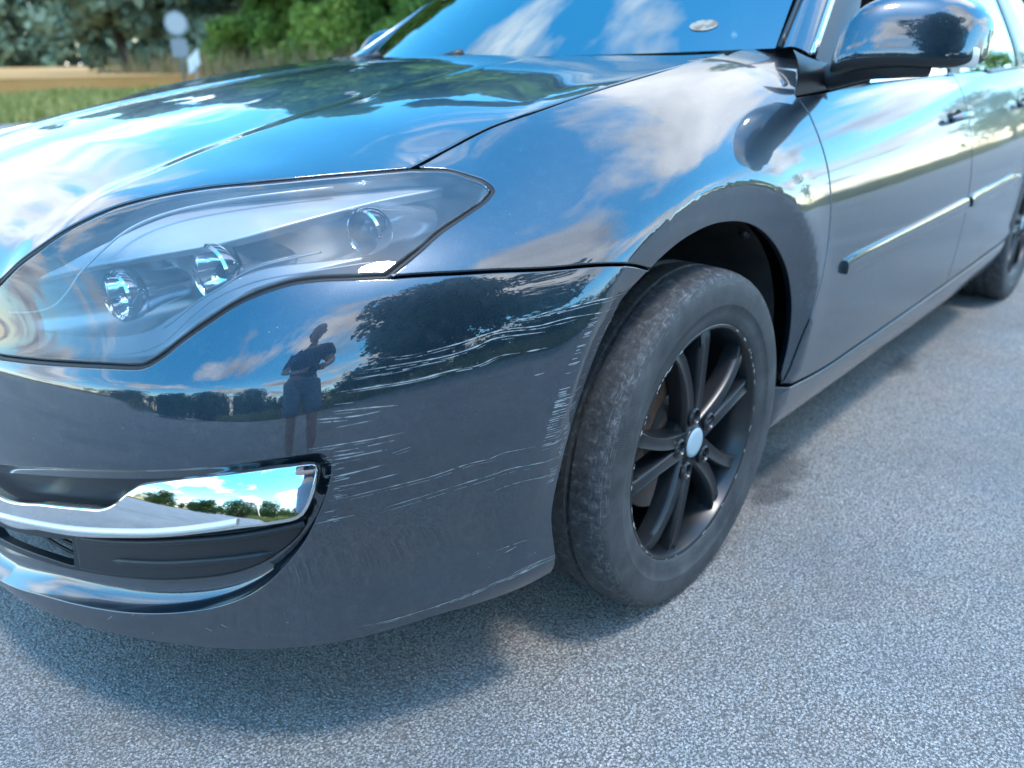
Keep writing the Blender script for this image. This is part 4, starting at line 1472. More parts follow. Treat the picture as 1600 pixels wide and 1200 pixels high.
# cowl and wipers
quad_grid('cowl', lambda a, b_: lerp(wind((-1 + 2 * b_) * .97, 0) + [-.02, 0, -.012], (-.27 - .12 * (2 * b_ - 1) ** 2, .64 * (-1 + 2 * b_), .955), a), 4, 24, M['black_plastic'], car)
for y0, y1 in ((-.10, .55), (-.60, -.02)):
    P = np.array([(-.335 - .22 * (y0 / .69) ** 2 + .02, y0, .992), (-.37, .5 * y0 + .5 * y1, 1.004), (-.36 - .22 * (y1 / .69) ** 2 + .01, y1, 1.012)])
    tv, tf = tube(catmull(P - np.array([0, 0, .012]), 20), .004, 6)
    w_ = meshobj('wiper', tv, tf, M['black_plastic'], car)
    tv, tf = tube(np.array([(-.31 - .2 * (y0 / .69) ** 2, y0 - .02, .985), (-.33 - .2 * (y0 / .69) ** 2, y0 + .06, 1.004)]), .013, 8)
    meshobj('wiper_pivot', tv, tf, M['black_plastic'], w_)

# underbody
parts = [boxm((-3.45, -.50, .22), (.62, .50, .32)), boxm((.60, -.45, .235), (.80, .45, .40)), boxm((-2.34, -.82, .215), (-.46, .82, .30)), boxm((.47, -.70, .27), (.62, .70, .36)), boxm((-.44, -.50, .3), (.44, .50, .62)), boxm((-3.5, -.7, .24), (-3.22, .7, .6))]
V, Fc = joinm(*parts)
meshobj('underbody', V, Fc, M['dark'], car, smooth=False)

# wheel arch liners
M['liner'] = mat('arch_liner', (.020, .021, .023), .75)
t, b = T(M['liner'])
oc = objcoord(t)
t.links.new(ramp(t, noise(t, oc, 9, 6, .65), [(.35, (.012, .012, .013)), (.75, (.05, .048, .046))]), b.inputs['Base Color'])


def mk_liner(cxx):
    A = np.linspace(rad(-8), rad(188), 60)
    V, Fc = [], []
    rows = [(.432, .842), (.432, .838), (.430, .74), (.425, .60), (.40, .56), (.20, .55), (.001, .55)]
    for dr, y in rows:
        for a in A:
            rr = np.interp(a if cxx == 0 else (math.pi - a if a < math.pi / 2 else a), TH2, R_IN)
            r = rr * dr / .42 + (.004 * math.sin(a * 14) if .58 < y < .80 else 0)
            V.append((cxx + r * math.cos(a), y, .318 + r * math.sin(a)))
    k = len(A)
    for i in range(len(rows) - 1):
        for j in range(k - 1):
            Fc.append((i * k + j, i * k + j + 1, (i + 1) * k + j + 1, (i + 1) * k + j))
    return meshobj('arch_liner', V, Fc, M['liner'], car)


for cxx in (0., -WB):
    both(lambda: mk_liner(cxx))
for a, yy in ((152, .80), (168, .79), (120, .83)):
    r = .415
    p = np.array([r * math.cos(rad(a)), yy, .318 + r * math.sin(rad(a))])
    nrm = np.array([-math.cos(rad(a)), .0, -math.sin(rad(a))])
    V, Fc = tube([p + nrm * .001, p + nrm * .008, p + nrm * .011], [.011, .010, .005], 12)
    meshobj('liner_clip', V, Fc, M['black_plastic'], car, auto=40)
# suspension strut in the arch
tv, tf = tube([(-.02, .60, .30), (-.05, .585, .74)], .032, 14)
meshobj('strut', tv, tf, M['dark'], car)

# ------------------------------------------------------------------ door mirror
def mk_mirror():
    mroot = empty('door_mirror', parent=car)
    # stations along the housing from the stalk outwards: centre (x,y,z), half depth (front), half height up, down
    stn = [(-.555, .832, .985, .022, .028, .028), (-.570, .846, .997, .055, .056, .042), (-.592, .872, 1.010, .078, .078, .048), (-.618, .910, 1.018, .088, .086, .052), (-.650, .955, 1.019, .089, .087, .052), (-.680, 1.0, 1.016, .085, .083, .051), (-.706, 1.035, 1.012, .073, .072, .047), (-.724, 1.057, 1.008, .054, .055, .039), (-.734, 1.068, 1.005, .026, .03, .024)]
    stn = catmull(stn, 36)
    n_ = 40
    def build(sel):
        V = []
        for (cx_, cy_, cz_, hd, hu, hdn) in stn:
            for k in range(n_):
                a = 2 * math.pi * k / n_
                c_, s_ = math.cos(a), math.sin(a)
                ex = .60
                xx = hd * np.sign(c_) * abs(c_) ** ex
                z_ = (hu if s_ > 0 else hdn) * np.sign(s_) * abs(s_) ** ex
                if c_ < 0:
                    xx *= .55
                V.append((cx_ + xx - .38 * z_, cy_ - .10 * xx, cz_ + z_))
        Fc = []
        for i in range(len(stn) - 1):
            for k in range(n_):
                k2 = (k + 1) % n_
                mid = (k + .5) / n_ * 2 * math.pi
                s_, c_ = math.sin(mid), math.cos(mid)
                low_ = s_ < -.42
                if sel(low_, c_):
                    Fc.append((i * n_ + k, i * n_ + k2, (i + 1) * n_ + k2, (i + 1) * n_ + k))
        if sel(False, 1):
            Fc.append(tuple(range((len(stn) - 1) * n_, len(stn) * n_)))
        return V, Fc
    def fin(name, V, Fc, m_):
        o = meshobj(name, V, Fc, m_, mroot)
        bm = bmesh.new(); bm.from_mesh(o.data)
        bmesh.ops.delete(bm, geom=[v for v in bm.verts if not v.link_faces], context='VERTS')
        bmesh.ops.recalc_face_normals(bm, faces=bm.faces)
        bm.to_mesh(o.data); bm.free()
        return o
    V, Fc = build(lambda lo, c_: not lo)
    fin('housing', V, Fc, M['paint'])
    V, Fc = build(lambda lo, c_: lo)
    o = fin('lower_shell', V, Fc, M['black_plastic'])
    # stalk joining the door
    P = catmull([(-.60, .80, .945), (-.60, .845, .957), (-.60, .885, .966), (-.615, .93, .966), (-.65, .985, .966)], 24)
    tv, tf = tube(P, np.linspace(.034, .02, 24), 14)
    meshobj('stalk', [(p[0], p[1], .955 + (p[2] - .955) * .8) for p in tv], tf, M['black_plastic'], mroot)
    # clear indicator lens wrapped round the outer end
    V, Fc = [], []
    m_ = 16
    for i in range(m_ + 1):
        a = rad(-75 + 150 * i / m_)
        for j, (dz, gr) in enumerate(((-.022, .004), (-.018, .008), (0, .009), (.010 + .012 * math.sin(i / m_ * 3.1), .007), (.014 + .014 * math.sin(i / m_ * 3.1), .003))):
            V.append((-.712 + (.058 + gr) * math.cos(a) * .95, 1.012 + (.040 + gr) * math.sin(a) * .5 + .03 * math.sin(a), .986 + dz))
    for i in range(m_):
        for j in range(4):
            Fc.append((i * 5 + j, (i + 1) * 5 + j, (i + 1) * 5 + j + 1, i * 5 + j + 1))
    fin('indicator_lens', V, Fc, M['cream'])
    return mroot


mir_l = mk_mirror()
mir_r = empty('door_mirror', parent=car)
for ch in list(mir_l.children):
    mirror_copy(ch, mir_r)
# the far mirror is folded back against its window
pv = Vector((-.60, -.84, 0))
mir_shift = Matrix.Translation((-.10, .02, -.01))
mir_r.matrix_world = mir_shift @ Matrix.Translation(pv) @ Matrix.Rotation(rad(-78), 4, 'Z') @ Matrix.Translation(-pv)

# ------------------------------------------------------------------ wheels
TYP = [(.2225, .090), (.226, .099), (.231, .1028), (.245, .1062), (.259, .1085), (.2602, .1100), (.262, .1105), (.280, .1108), (.294, .1095), (.303, .1065), (.3085, .1025), (.312, .0965), (.3145, .089), (.3165, .079), (.3178, .066), (.3185, .050), (.3185, .0475), (.3125, .046), (.3125, .038), (.3188, .0365), (.3192, .012), (.3132, .0105), (.3132, 0)]
TYP = [(r + max(0, r - .2225) * .075, y) for r, y in TYP]
TYP = TYP + [(r, -y * 1.13) for r, y in TYP[::-1][1:]]


def make_wheel():
    w = empty('wheel', parent=car)
    ty = lathe('tyre', TYP, 432, M['tyre'], w, auto=50)
    for v_ in ty.data.vertices:
        rr_ = math.hypot(v_.co.x, v_.co.z)
        ay = abs(v_.co.y)
        if rr_ > .3125 and ay > .052:
            sg6 = int(round((math.atan2(v_.co.z, v_.co.x) % (2 * math.pi)) / (2 * math.pi) * 432 + (ay - .05) * 60)) % 6
            if sg6 == 0:
                k_ = 1 - .0013 / rr_
                v_.co.x *= k_
                v_.co.z *= k_
    rim = lathe('rim', [(.2235, .086), (.2290, .094), (.2290, .0985), (.2255, .1005), (.2205, .0985), (.2175, .093), (.2145, .082), (.2085, .070), (.2060, .040), (.2040, -.03), (.2120, -.085), (.222, -.09)], 160, M['rim'], w, auto=35)
    # scuffs round the rim edge
    rnd = random.Random(4)
    V, Fc = [], []
    for k in range(46):
        a0 = rnd.choice([rnd.uniform(-.9, 1.25), rnd.uniform(2.2, 4.0), rnd.uniform(0, 6.28)])
        ln = rnd.uniform(.008, .07)
        r0 = rnd.uniform(.2222, .2262)
        wd = rnd.uniform(.0006, .0022)
        nn = 5
        k0 = len(V)
        for i in range(nn):
            a = a0 + ln * i / (nn - 1)
            j_ = wd * (1 if 0 < i < nn - 1 else .2) * rnd.uniform(.5, 1.2)
            for rr in (r0 - j_, r0 + j_):
                V.append((rr * math.cos(a), .1008 + .0003 - abs(rr - .2255) * .12, rr * math.sin(a)))
        for i in range(nn - 1):
            Fc.append((k0 + 2 * i, k0 + 2 * i + 2, k0 + 2 * i + 3, k0 + 2 * i + 1))
    meshobj('edge_scuffs', V, Fc, M['scuff'], rim, kind='stuff')
    # five twin spokes
    hubf = .088

    def spoke(ac, sg):
        n_ = 26
        V, Fc = [], []
        rr = np.linspace(.030, .2135, n_)
        s_ = (rr - rr[0]) / (rr[-1] - rr[0])
        # angular course: leaves the hub near the twin's axis, bows outwards to its foot on the rim
        off_lat = sg * (.0125 + .010 * s_ + .028 * s_ ** 2.6)
        wid = .0122 + .005 * np.cos(s_ * math.pi * .55) ** 2 + .007 * s_ ** 3
        front = hubf + .006 * np.sin(s_ * math.pi) - .000 * s_ + .004 * s_ - .012 * np.clip(s_ - .9, 0, 1) * 10 * .4
        depth = .038 - .006 * s_
        ux, uz = math.cos(ac), math.sin(ac)
        lx, lz = -uz, ux
        prof = [(-1, -1, 0), (-1.12, -.36, 0), (-1.02, -.08, 0), (-.84, 0.0, 0), (-.30, -.10, 0), (.30, -.10, 0), (.84, 0.0, 0), (1.02, -.08, 0), (1.12, -.36, 0), (1, -1, 0)]
        np_ = len(prof)
        for i in range(n_):
            for a_, b_, _ in prof:
                lat = off_lat[i] + a_ * wid[i] * (.82 if b_ > -.5 else 1.05)
                V.append((rr[i] * ux + lat * lx, front[i] + b_ * depth[i], rr[i] * uz + lat * lz))
        for i in range(n_ - 1):
            for k in range(np_):
                k2 = (k + 1) % np_
                Fc.append((i * np_ + k, i * np_ + k2, (i + 1) * np_ + k2, (i + 1) * np_ + k))
        Fc.append(tuple(range(np_)))
        Fc.append(tuple(range((n_ - 1) * np_, n_ * np_)))
        o = meshobj('spoke', V, Fc, M['rim'], rim, auto=30)
        bm = bmesh.new(); bm.from_mesh(o.data); bmesh.ops.recalc_face_normals(bm, faces=bm.faces); bm.to_mesh(o.data); bm.free()
        o.data.set_sharp_from_angle(angle=rad(33))
    for k in range(5):
        ac = rad(9 + 72 * k)
        spoke(ac, 1)
        spoke(ac, -1)
    hub = lathe('hub', [(.001, .089), (.034, .089), (.038, .086), (.050, .083), (.060, .073), (.064, .045), (.064, .03)], 60, M['rim'], rim, auto=35)
    for k in range(5):
        ac = rad(9 + 72 * k)
        rl = .056
        lathe('lug_pocket', [(.0005, .060), (.0115, .060), (.0122, .090), (.0150, .0955), (.0180, .092), (.0185, .06)], 24, M['rim'], rim, loc=(rl * math.cos(ac), 0, rl * math.sin(ac)))
        lathe('lug_bolt', [(.0005, .076), (.007, .076), (.0085, .072), (.0085, .05)], 6, M['dark'], rim, loc=(rl * math.cos(ac), 0, rl * math.sin(ac)), auto=20)
    lathe('centre_cap', [(.0005, .0945), (.020, .0945), (.0275, .0935), (.0295, .091), (.0295, .085)], 48, M['cap'], rim, auto=50)
    lathe('cap_ring', [(.0295, .0865), (.031, .0925), (.0335, .0905), (.0345, .086)], 48, M['rim'], rim, auto=50)
    brake = lathe('brake_disc', [(.075, .052), (.075, .028), (.092, .026), (.148, .026), (.150, .024), (.150, .002), (.09, .0)], 80, M['disc'], w, auto=30)
    lathe('disc_hat', [(.001, .054), (.070, .054), (.0755, .050)], 40, M['rust'], brake)
    return w


wheel = make_wheel()
TR = .7785
# tyre flattened where it stands on the road
wheels = []


def copy_tree(o, parent):
    c = o.copy()
    COL.objects.link(c)
    c.parent = parent
    for ch in o.children:
        copy_tree(ch, c)
    return c


for i, (x, sgn) in enumerate(((0, 1), (-WB, 1), (0, -1), (-WB, -1))):
    w_ = wheel if i == 0 else copy_tree(wheel, car)
    w_.location = (x, TR * sgn, AX_Z)
    w_.rotation_euler = (0, 0, 0 if sgn > 0 else math.pi)
    if x < 0:
        for ch in w_.children:
            pass
# flatten contact patch in the shared tyre mesh
tm = [c for c in wheel.children if c.name.startswith('tyre')][0].data
for v in tm.vertices:
    if v.co.z < -(AX_Z - .001):
        bul = (-(AX_Z - .001) - v.co.z)
        v.co.z = -(AX_Z - .0015)
        v.co.y *= 1 + bul * 3
# brake caliper on the front wheels, ahead of the axle's top
for sgn in (1, -1):
    V, Fc = [], []
    A = np.linspace(rad(20), rad(75), 16)
    sec = [(.100, -.03), (.100, .048), (.112, .054), (.150, .054), (.160, .045), (.160, -.03)]
    for a in A:
        for r, y in sec:
            V.append((r * math.cos(a), TR * sgn + y * sgn, AX_Z + r * math.sin(a)))
    k = len(sec)
    for i in range(len(A) - 1):
        for j in range(k):
            Fc.append((i * k + j, i * k + (j + 1) % k, (i + 1) * k + (j + 1) % k, (i + 1) * k + j))
    Fc.append(tuple(range(k)))
    Fc.append(tuple(range((len(A) - 1) * k, len(A) * k)))
    bevelled('brake_caliper', V, Fc, M['rust'], car, .006, 2)

# ------------------------------------------------------------------ ground
def sheet(name, pts, z, m_, kind='structure'):
    o = meshobj(name, [(x, y, z) for x, y in pts], [tuple(range(len(pts)))], m_, smooth=False)
    o['kind'] = kind
    return o


M['soil'] = mat('grassy_soil', (.05, .06, .025), .95)
t, b = T(M['soil'])
oc = objcoord(t)
t.links.new(ramp(t, noise(t, oc, .35, 8, .65), [(.3, (.045, .065, .02)), (.55, (.075, .085, .03)), (.75, (.13, .115, .05))]), b.inputs['Base Color'])
sheet('ground', [(-1500, -1500), (1500, -1500), (1500, 1500), (-1500, 1500)], -.03, M['soil'])
rnd = random.Random(2)
ye = [(x, -15.4 + rnd.uniform(-.15, .15)) for x in np.arange(-240, 240, 6)]
yn = [(x, 8.6 + rnd.uniform(-.15, .15)) for x in np.arange(-240, 240, 6)][::-1]
road = sheet('road', ye + yn, 0, M['asphalt'])

# ------------------------------------------------------------------ vegetation and background
def leafmat(name, cols, transl=.35):
    m_ = mat(name, cols[1], .6, 0, 0, .25)
    t_, b_ = T(m_)
    oi = nd(t_, 'ShaderNodeNewGeometry')
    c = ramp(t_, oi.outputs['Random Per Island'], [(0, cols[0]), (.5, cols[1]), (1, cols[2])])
    t_.links.new(c, b_.inputs['Base Color'])
    tl = nd(t_, 'ShaderNodeBsdfTranslucent')
    t_.links.new(c, tl.inputs[0])
    mx = nd(t_, 'ShaderNodeMixShader')
    mx.inputs[0].default_value = transl
    t_.links.new(b_.outputs[0], mx.inputs[1])
    t_.links.new(tl.outputs[0], mx.inputs[2])
    t_.links.new(mx.outputs[0], t_.nodes['Material Output'].inputs[0])
    return m_


M['leaf'] = leafmat('broad_leaf', [(.08, .15, .025), (.17, .27, .045), (.27, .36, .07)])
M['leaf_dark'] = leafmat('dark_leaf', [(.035, .072, .02), (.07, .12, .032), (.12, .175, .045)])
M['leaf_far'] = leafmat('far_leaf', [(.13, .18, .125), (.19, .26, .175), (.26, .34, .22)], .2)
M['grass'] = leafmat('grass_blade', [(.20, .22, .05), (.34, .32, .09), (.50, .42, .17)], .3)
M['drygrass'] = leafmat('dry_grass', [(.14, .15, .05), (.27, .22, .11), (.36, .27, .16)], .3)
M['wheat'] = mat('wheat', (.34, .19, .075), .9, 0, 0, .1)
t, b = T(M['wheat'])
oc = objcoord(t)
t.links.new(ramp(t, noise(t, oc, .12, 8, .7), [(.3, (.38, .20, .07)), (.55, (.50, .27, .10)), (.8, (.58, .36, .15))]), b.inputs['Base Color'])
M['bark'] = mat('bark', (.07, .055, .042), .9)
t, b = T(M['bark'])
bump(t, b, noise(t, objcoord(t), 14, 6, .7), .8, .02)


def leaf_cloud(rs, blobs, n_leaf, size, flat=.6):
    """leaf quads on and in a set of ellipsoid clumps: (centre, radii)"""
    w = np.array([r[0] * r[1] + r[1] * r[2] for _, r in blobs])
    w = w / w.sum()
    cnt = rs.multinomial(n_leaf, w)
    C0, N0 = [], []
    for (c, r), k in zip(blobs, cnt):
        d = rs.normal(size=(k, 3))
        d /= np.linalg.norm(d, axis=1)[:, None]
        rr = np.clip(rs.normal(.93, .13, k), .3, 1.25)[:, None]
        C0.append(np.array(c) + d * rr * np.array(r))
        N0.append(d)
    C0, N0 = np.concatenate(C0), np.concatenate(N0)
    n_ = len(C0)
    nn = N0 + rs.normal(size=(n_, 3)) * flat
    nn /= np.linalg.norm(nn, axis=1)[:, None]
    a_ = np.cross(nn, rs.normal(size=(n_, 3)))
    a_ /= np.linalg.norm(a_, axis=1)[:, None]
    b_ = np.cross(nn, a_)
    s1 = (size * rs.uniform(.6, 1.35, n_))[:, None]
    s2 = s1 * rs.uniform(.45, .75, n_)[:, None]
    V = np.stack([C0 - a_ * s1, C0 - b_ * s2 + nn * s1 * .12, C0 + a_ * s1, C0 + b_ * s2 + nn * s1 * .12], 1).reshape(-1, 3)
    Fc = np.arange(n_ * 4).reshape(-1, 4)
    return V, Fc


def fast_mesh(name, V, Fc, m_):
    me = bpy.data.meshes.new(name)
    me.vertices.add(len(V))
    me.vertices.foreach_set('co', np.asarray(V, np.float32).ravel())
    k = Fc.shape[1]
    me.loops.add(Fc.size)
    me.loops.foreach_set('vertex_index', Fc.astype(np.int32).ravel())
    me.polygons.add(len(Fc))
    me.polygons.foreach_set('loop_start', np.arange(0, Fc.size, k, dtype=np.int32))
    me.polygons.foreach_set('loop_total', np.full(len(Fc), k, np.int32))
    me.update(calc_edges=True)
    me.validate()
    me.materials.append(m_)
    return me


def make_tree(name, loc, H, W, seed, m_, label, group, n_leaf=5000, leaf=.17, low=.12, cat='tree'):
    rs = np.random.RandomState(seed)
    root = empty(name, loc)
    tagged(root, label, cat, group)
    # trunk and limbs
    parts = []
    top = H * .72
    P = np.array([(0, 0, -.1), (rs.normal(0, .05) * W, rs.normal(0, .05) * W, H * .3), (rs.normal(0, .08) * W, rs.normal(0, .08) * W, top)])
    tr = catmull(P, 14)
    parts.append(tube(tr, np.linspace(H * .028, H * .006, 14), 9))
    blobs = []
    nl = 11
    for k in range(nl):
        t0 = rs.uniform(.22, .95)
        p0 = tr[int(t0 * 13)]
        a = 2 * math.pi * (k * .381966 + rs.uniform(-.05, .05))
        rl = W * .5 * rs.uniform(.5, .95) * (1.1 - .55 * t0)
        p1 = p0 + np.array([math.cos(a) * rl, math.sin(a) * rl, H * rs.uniform(.03, .16)])
        pm = (p0 + p1) / 2 + np.array([0, 0, H * .02])
        parts.append(tube(catmull([p0, pm, p1], 8), np.linspace(H * .009, H * .003, 8), 6))
        for q in range(4):
            c = p0 + (p1 - p0) * rs.uniform(.45, 1.12) + rs.normal(size=3) * np.array([W, W, H]) * .055
            r = W * rs.uniform(.09, .17)
            blobs.append((c, (r, r, r * rs.uniform(.6, .9))))
    for k in range(34):
        z = H * rs.uniform(low, 1.0)
        s_ = z / H
        env = math.sin(min(1, (s_ - low + .08) / (1.06 - low)) * math.pi * .93) ** .6
        a = rs.uniform(0, 2 * math.pi)
        rr = W * .5 * env * rs.uniform(.45, 1.0)
        r = W * rs.uniform(.08, .16)
        blobs.append(((math.cos(a) * rr, math.sin(a) * rr, z - r * .4), (r, r, r * rs.uniform(.6, .95))))
    V, Fc = joinm(*parts)
    meshobj('trunk', V, Fc, M['bark'], root)
    V, Fc = leaf_cloud(rs, blobs, n_leaf, leaf)
    cr = bpy.data.objects.new('crown', fast_mesh('crown', V, Fc, m_))
    link(cr, root)
    return root


def cam_dir(u, D):
    """ground point at distance D along the view column u (design-time bearings of the place)"""
    return u, D


BG_TREES = [  # x, y, height, width, leaf material, label
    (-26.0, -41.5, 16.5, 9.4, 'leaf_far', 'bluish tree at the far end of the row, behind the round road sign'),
    (-25.0, -33.0, 18.0, 10.6, 'leaf', 'broad green tree just right of the round road sign'),
    (-26.5, -26.5, 18.8, 10.0, 'leaf_dark', 'dark leafy tree in the middle of the row behind the hood'),
    (-24.5, -20.5, 16.5, 10.0, 'leaf', 'bright green tree nearest the windshield edge'),
    (-29.0, -15.5, 19.5, 11.2, 'leaf_dark', 'tall dark tree seen past the windshield'),
    (-31.0, -7.0, 18.0, 11.2, 'leaf', 'green tree hidden behind the car roof'),
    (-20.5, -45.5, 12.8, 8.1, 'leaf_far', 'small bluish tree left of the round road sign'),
]
for i, (x, y, H_, W_, m_, lab) in enumerate(BG_TREES):
    make_tree('broadleaf_tree', (x, y, 0), H_, W_, 20 + i, M[m_], lab, 'trees beside the wheat field', 20000, .30, .0)
# big tree and roadside bushes behind the photographer, mirrored in the bumper and doors
make_tree('broadleaf_tree', (.9, 13.2, 0), 12.5, 10.5, 41, M['leaf_dark'], 'big roadside tree mirrored in the scratched bumper', 'trees behind the photographer', 42000, .17, .0)
make_tree('broadleaf_tree', (-46, 24, 0), 10, 9, 42, M['leaf'], 'green tree mirrored at the rear of the doors', 'trees behind the photographer', 5000, .22, .08)
make_tree('broadleaf_tree', (-62, 12.0, 0), 11, 10, 43, M['leaf'], 'tree mirrored in the rear window', 'trees behind the photographer', 5000, .22, .08)

for i, (x, y, H_, W_, lab) in enumerate(((5.2, 13.6, 3.2, 3.6, 'leafy roadside shrub left of the mirrored tree'), (-4.2, 13.4, 3.4, 5.0, 'broad shrub right of the mirrored tree'), (-8.6, 13.8, 3.0, 5.0, 'low spreading shrub farther along the verge'), (-13.2, 13.6, 2.6, 4.6, 'lowest shrub at the far end of the verge'))):
    make_tree('roadside_shrub', (x, y, 0), H_, W_, 60 + i, M['leaf_dark'], lab, 'shrubs behind the photographer', 7000, .10, .0, 'shrub')

for i, (x, y, H_, W_, lab) in enumerate(((-21.5, -34.5, 3.0, 4.6, 'green bush at the foot of the trees beside the road sign'), (-22.0, -28.6, 3.6, 5.6, 'largest green bush under the trees behind the hood'), (-22.5, -23.2, 3.3, 5.2, 'green bush under the trees near the windshield'), (-22.0, -18.0, 3.2, 5.0, 'green bush seen through the windshield edge'))):
    make_tree('field_bush', (x, y, 0), H_, W_, 80 + i, M['leaf'], lab, 'bushes under the tree row', 9000, .13, .0, 'bush')
for i, (x, y, H_, W_, lab) in enumerate(((36, -15, 8, 11, 'leafy tree ahead of the car, rightmost of its row'), (38, -3, 6.5, 10, 'leafy tree straight ahead of the car'), (36, 8, 7.5, 11, 'leafy tree ahead of the car, nearest the verge'), (30, 19, 7, 10, 'leafy tree ahead on the far side of the verge'))):
    make_tree('broadleaf_tree', (x, y, 0), H_, W_, 90 + i, M['leaf_dark'], lab, 'trees ahead of the car', 7000, .2, .0)

# far woods: masses of trees
def wood(name, label, line, n_, hh, seed, m_, conifer=.5, jit=5, wr=(.35, .6)):
    rs = np.random.RandomState(seed)
    line = np.asarray(line, float)
    VV, FF, k0 = [], [], 0
    for i in range(n_):
        s_ = (i + rs.uniform(-.3, .3)) / n_
        p = catmull(line, 200)[int(np.clip(s_, 0, .999) * 199)] + rs.normal(size=2) * jit
        H_ = hh * rs.uniform(.55, 1.25)
        W_ = H_ * rs.uniform(*wr)
        blobs = []
        con = rs.rand() < conifer
        for q in range(22):
            z = H_ * rs.uniform(.03, 1)
            f_ = (1 - z / H_) if con else math.sin(math.pi * min(1, z / H_ * .9 + .1)) ** .5
            r = W_ * (.12 + .12 * rs.rand()) * (.5 + .5 * f_)
            a = rs.uniform(0, 6.28)
            rr = W_ * .42 * f_ * rs.rand()
            blobs.append(((p[0] + math.cos(a) * rr, p[1] + math.sin(a) * rr, z), (r, r, r)))
        V, Fc = leaf_cloud(rs, blobs, 700, H_ * .04)
        VV.append(V)
        FF.append(Fc + k0)
        k0 += len(V)
    o = bpy.data.objects.new(name, fast_mesh(name, np.concatenate(VV), np.concatenate(FF), m_))
    link(o)
    o['kind'] = 'stuff'
    o['label'] = label
    o['category'] = 'woodland'
    return o


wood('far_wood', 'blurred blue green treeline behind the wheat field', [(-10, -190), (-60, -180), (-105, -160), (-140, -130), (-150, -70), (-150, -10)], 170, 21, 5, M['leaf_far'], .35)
wood('conifer_wood', 'distant dark treeline mirrored in the bumper', [(110, -60), (115, 10), (95, 70), (50, 110), (-10, 120), (-90, 110)], 250, 10, 6, M['leaf_dark'], .12, 10, (.6, 1.3))

# wheat field and grass verges
sheet('wheat_field', [(-240, -30), (240, -30), (240, -186), (-240, -186)], .55, M['wheat'])
V, Fc = boxm((-240, -186, -.02), (240, -30.02, .545))
fe = meshobj('field_edge', V, Fc, M['wheat'], smooth=False)
fe['kind'] = 'structure'


def blades(name, label, region, n_, hh, seed, m_, wid=.012):
    rs = np.random.RandomState(seed)
    x0, x1, y0, y1, tuft = region
    cx_ = rs.uniform(x0, x1, n_)
    cy_ = rs.uniform(y0, y1, n_)
    clump = np.sin(cx_ * 1.7 + np.sin(cy_ * 2.3) * 2) * .5 + .5
    hgt = hh * (.45 + .75 * rs.rand(n_)) * (1 - tuft + tuft * (.4 + clump))
    a = rs.uniform(0, 6.28, n_)
    lean = hgt * rs.uniform(.05, .5, n_)
    la = rs.uniform(0, 6.28, n_)
    base = np.stack([cx_, cy_, np.full(n_, -.03)], -1)
    side = np.stack([np.cos(a), np.sin(a), np.zeros(n_)], -1) * (wid * rs.uniform(.6, 1.6, n_))[:, None]
    tip = base + np.stack([np.cos(la) * lean, np.sin(la) * lean, hgt], -1)
    mid = base * .5 + tip * .5 - np.stack([np.cos(la) * lean, np.sin(la) * lean, -hgt * .1], -1) * .18
    V = np.stack([base - side, base + side, mid + side * .8, tip, mid - side * .8], 1).reshape(-1, 3)
    k = np.arange(n_)[:, None] * 5
    o = bpy.data.objects.new(name, fast_mesh(name, V, k + np.array([[0, 1, 2, 3, 4]]), m_))
    link(o)
    o['kind'] = 'stuff'
    o['label'] = label
    o['category'] = 'grass'
    return o


blades('grass_verge', 'green grass strip between road and wheat field', (-45, 12, -30, -15.3, .5), 42000, .28, 1, M['grass'], .035)
blades('dry_grass', 'tall dry grass along the far tree row', (-30, -16, -40, -15.5, .6), 9000, 1.3, 2, M['drygrass'], .03)
blades('near_verge', 'tall roadside grass mirrored in the bumper', (-40, 40, 8.5, 13.5, .6), 60000, .8, 3, M['grass'], .02)

# ------------------------------------------------------------------ scratches on the bumper
M['scratch'] = mat('bare_scratch', (.36, .42, .44), .6)
M['scuff_haze'] = bpy.data.materials.new('dull_scuff')
M['scuff_haze'].use_nodes = True
t, b = T(M['scuff_haze'])
b.inputs['Base Color'].default_value = (.34, .40, .42, 1)
b.inputs['Roughness'].default_value = .6
oc = objcoord(t)
mpn = nd(t, 'ShaderNodeMapping')
mpn.inputs['Scale'].default_value = (60, 60, 900)
mpn.inputs['Rotation'].default_value = (0, rad(9), 0)
t.links.new(oc, mpn.inputs['Vector'])
t.links.new(ramp(t, noise(t, mpn.outputs[0], 1.0, 5, .7), [(.52, 0.0), (.75, .55)]), b.inputs['Alpha'])


def smooth_noise(rs_, n_, k):
    x = rs_.normal(0, 1, n_ + 2 * k)
    w = np.hanning(2 * k + 1)
    y = np.convolve(x, w / np.sqrt((w ** 2).sum()), 'same')
    return y[k:k + n_]


V, Fc, V2, F2 = [], [], [], []
rs = np.random.RandomState(3)


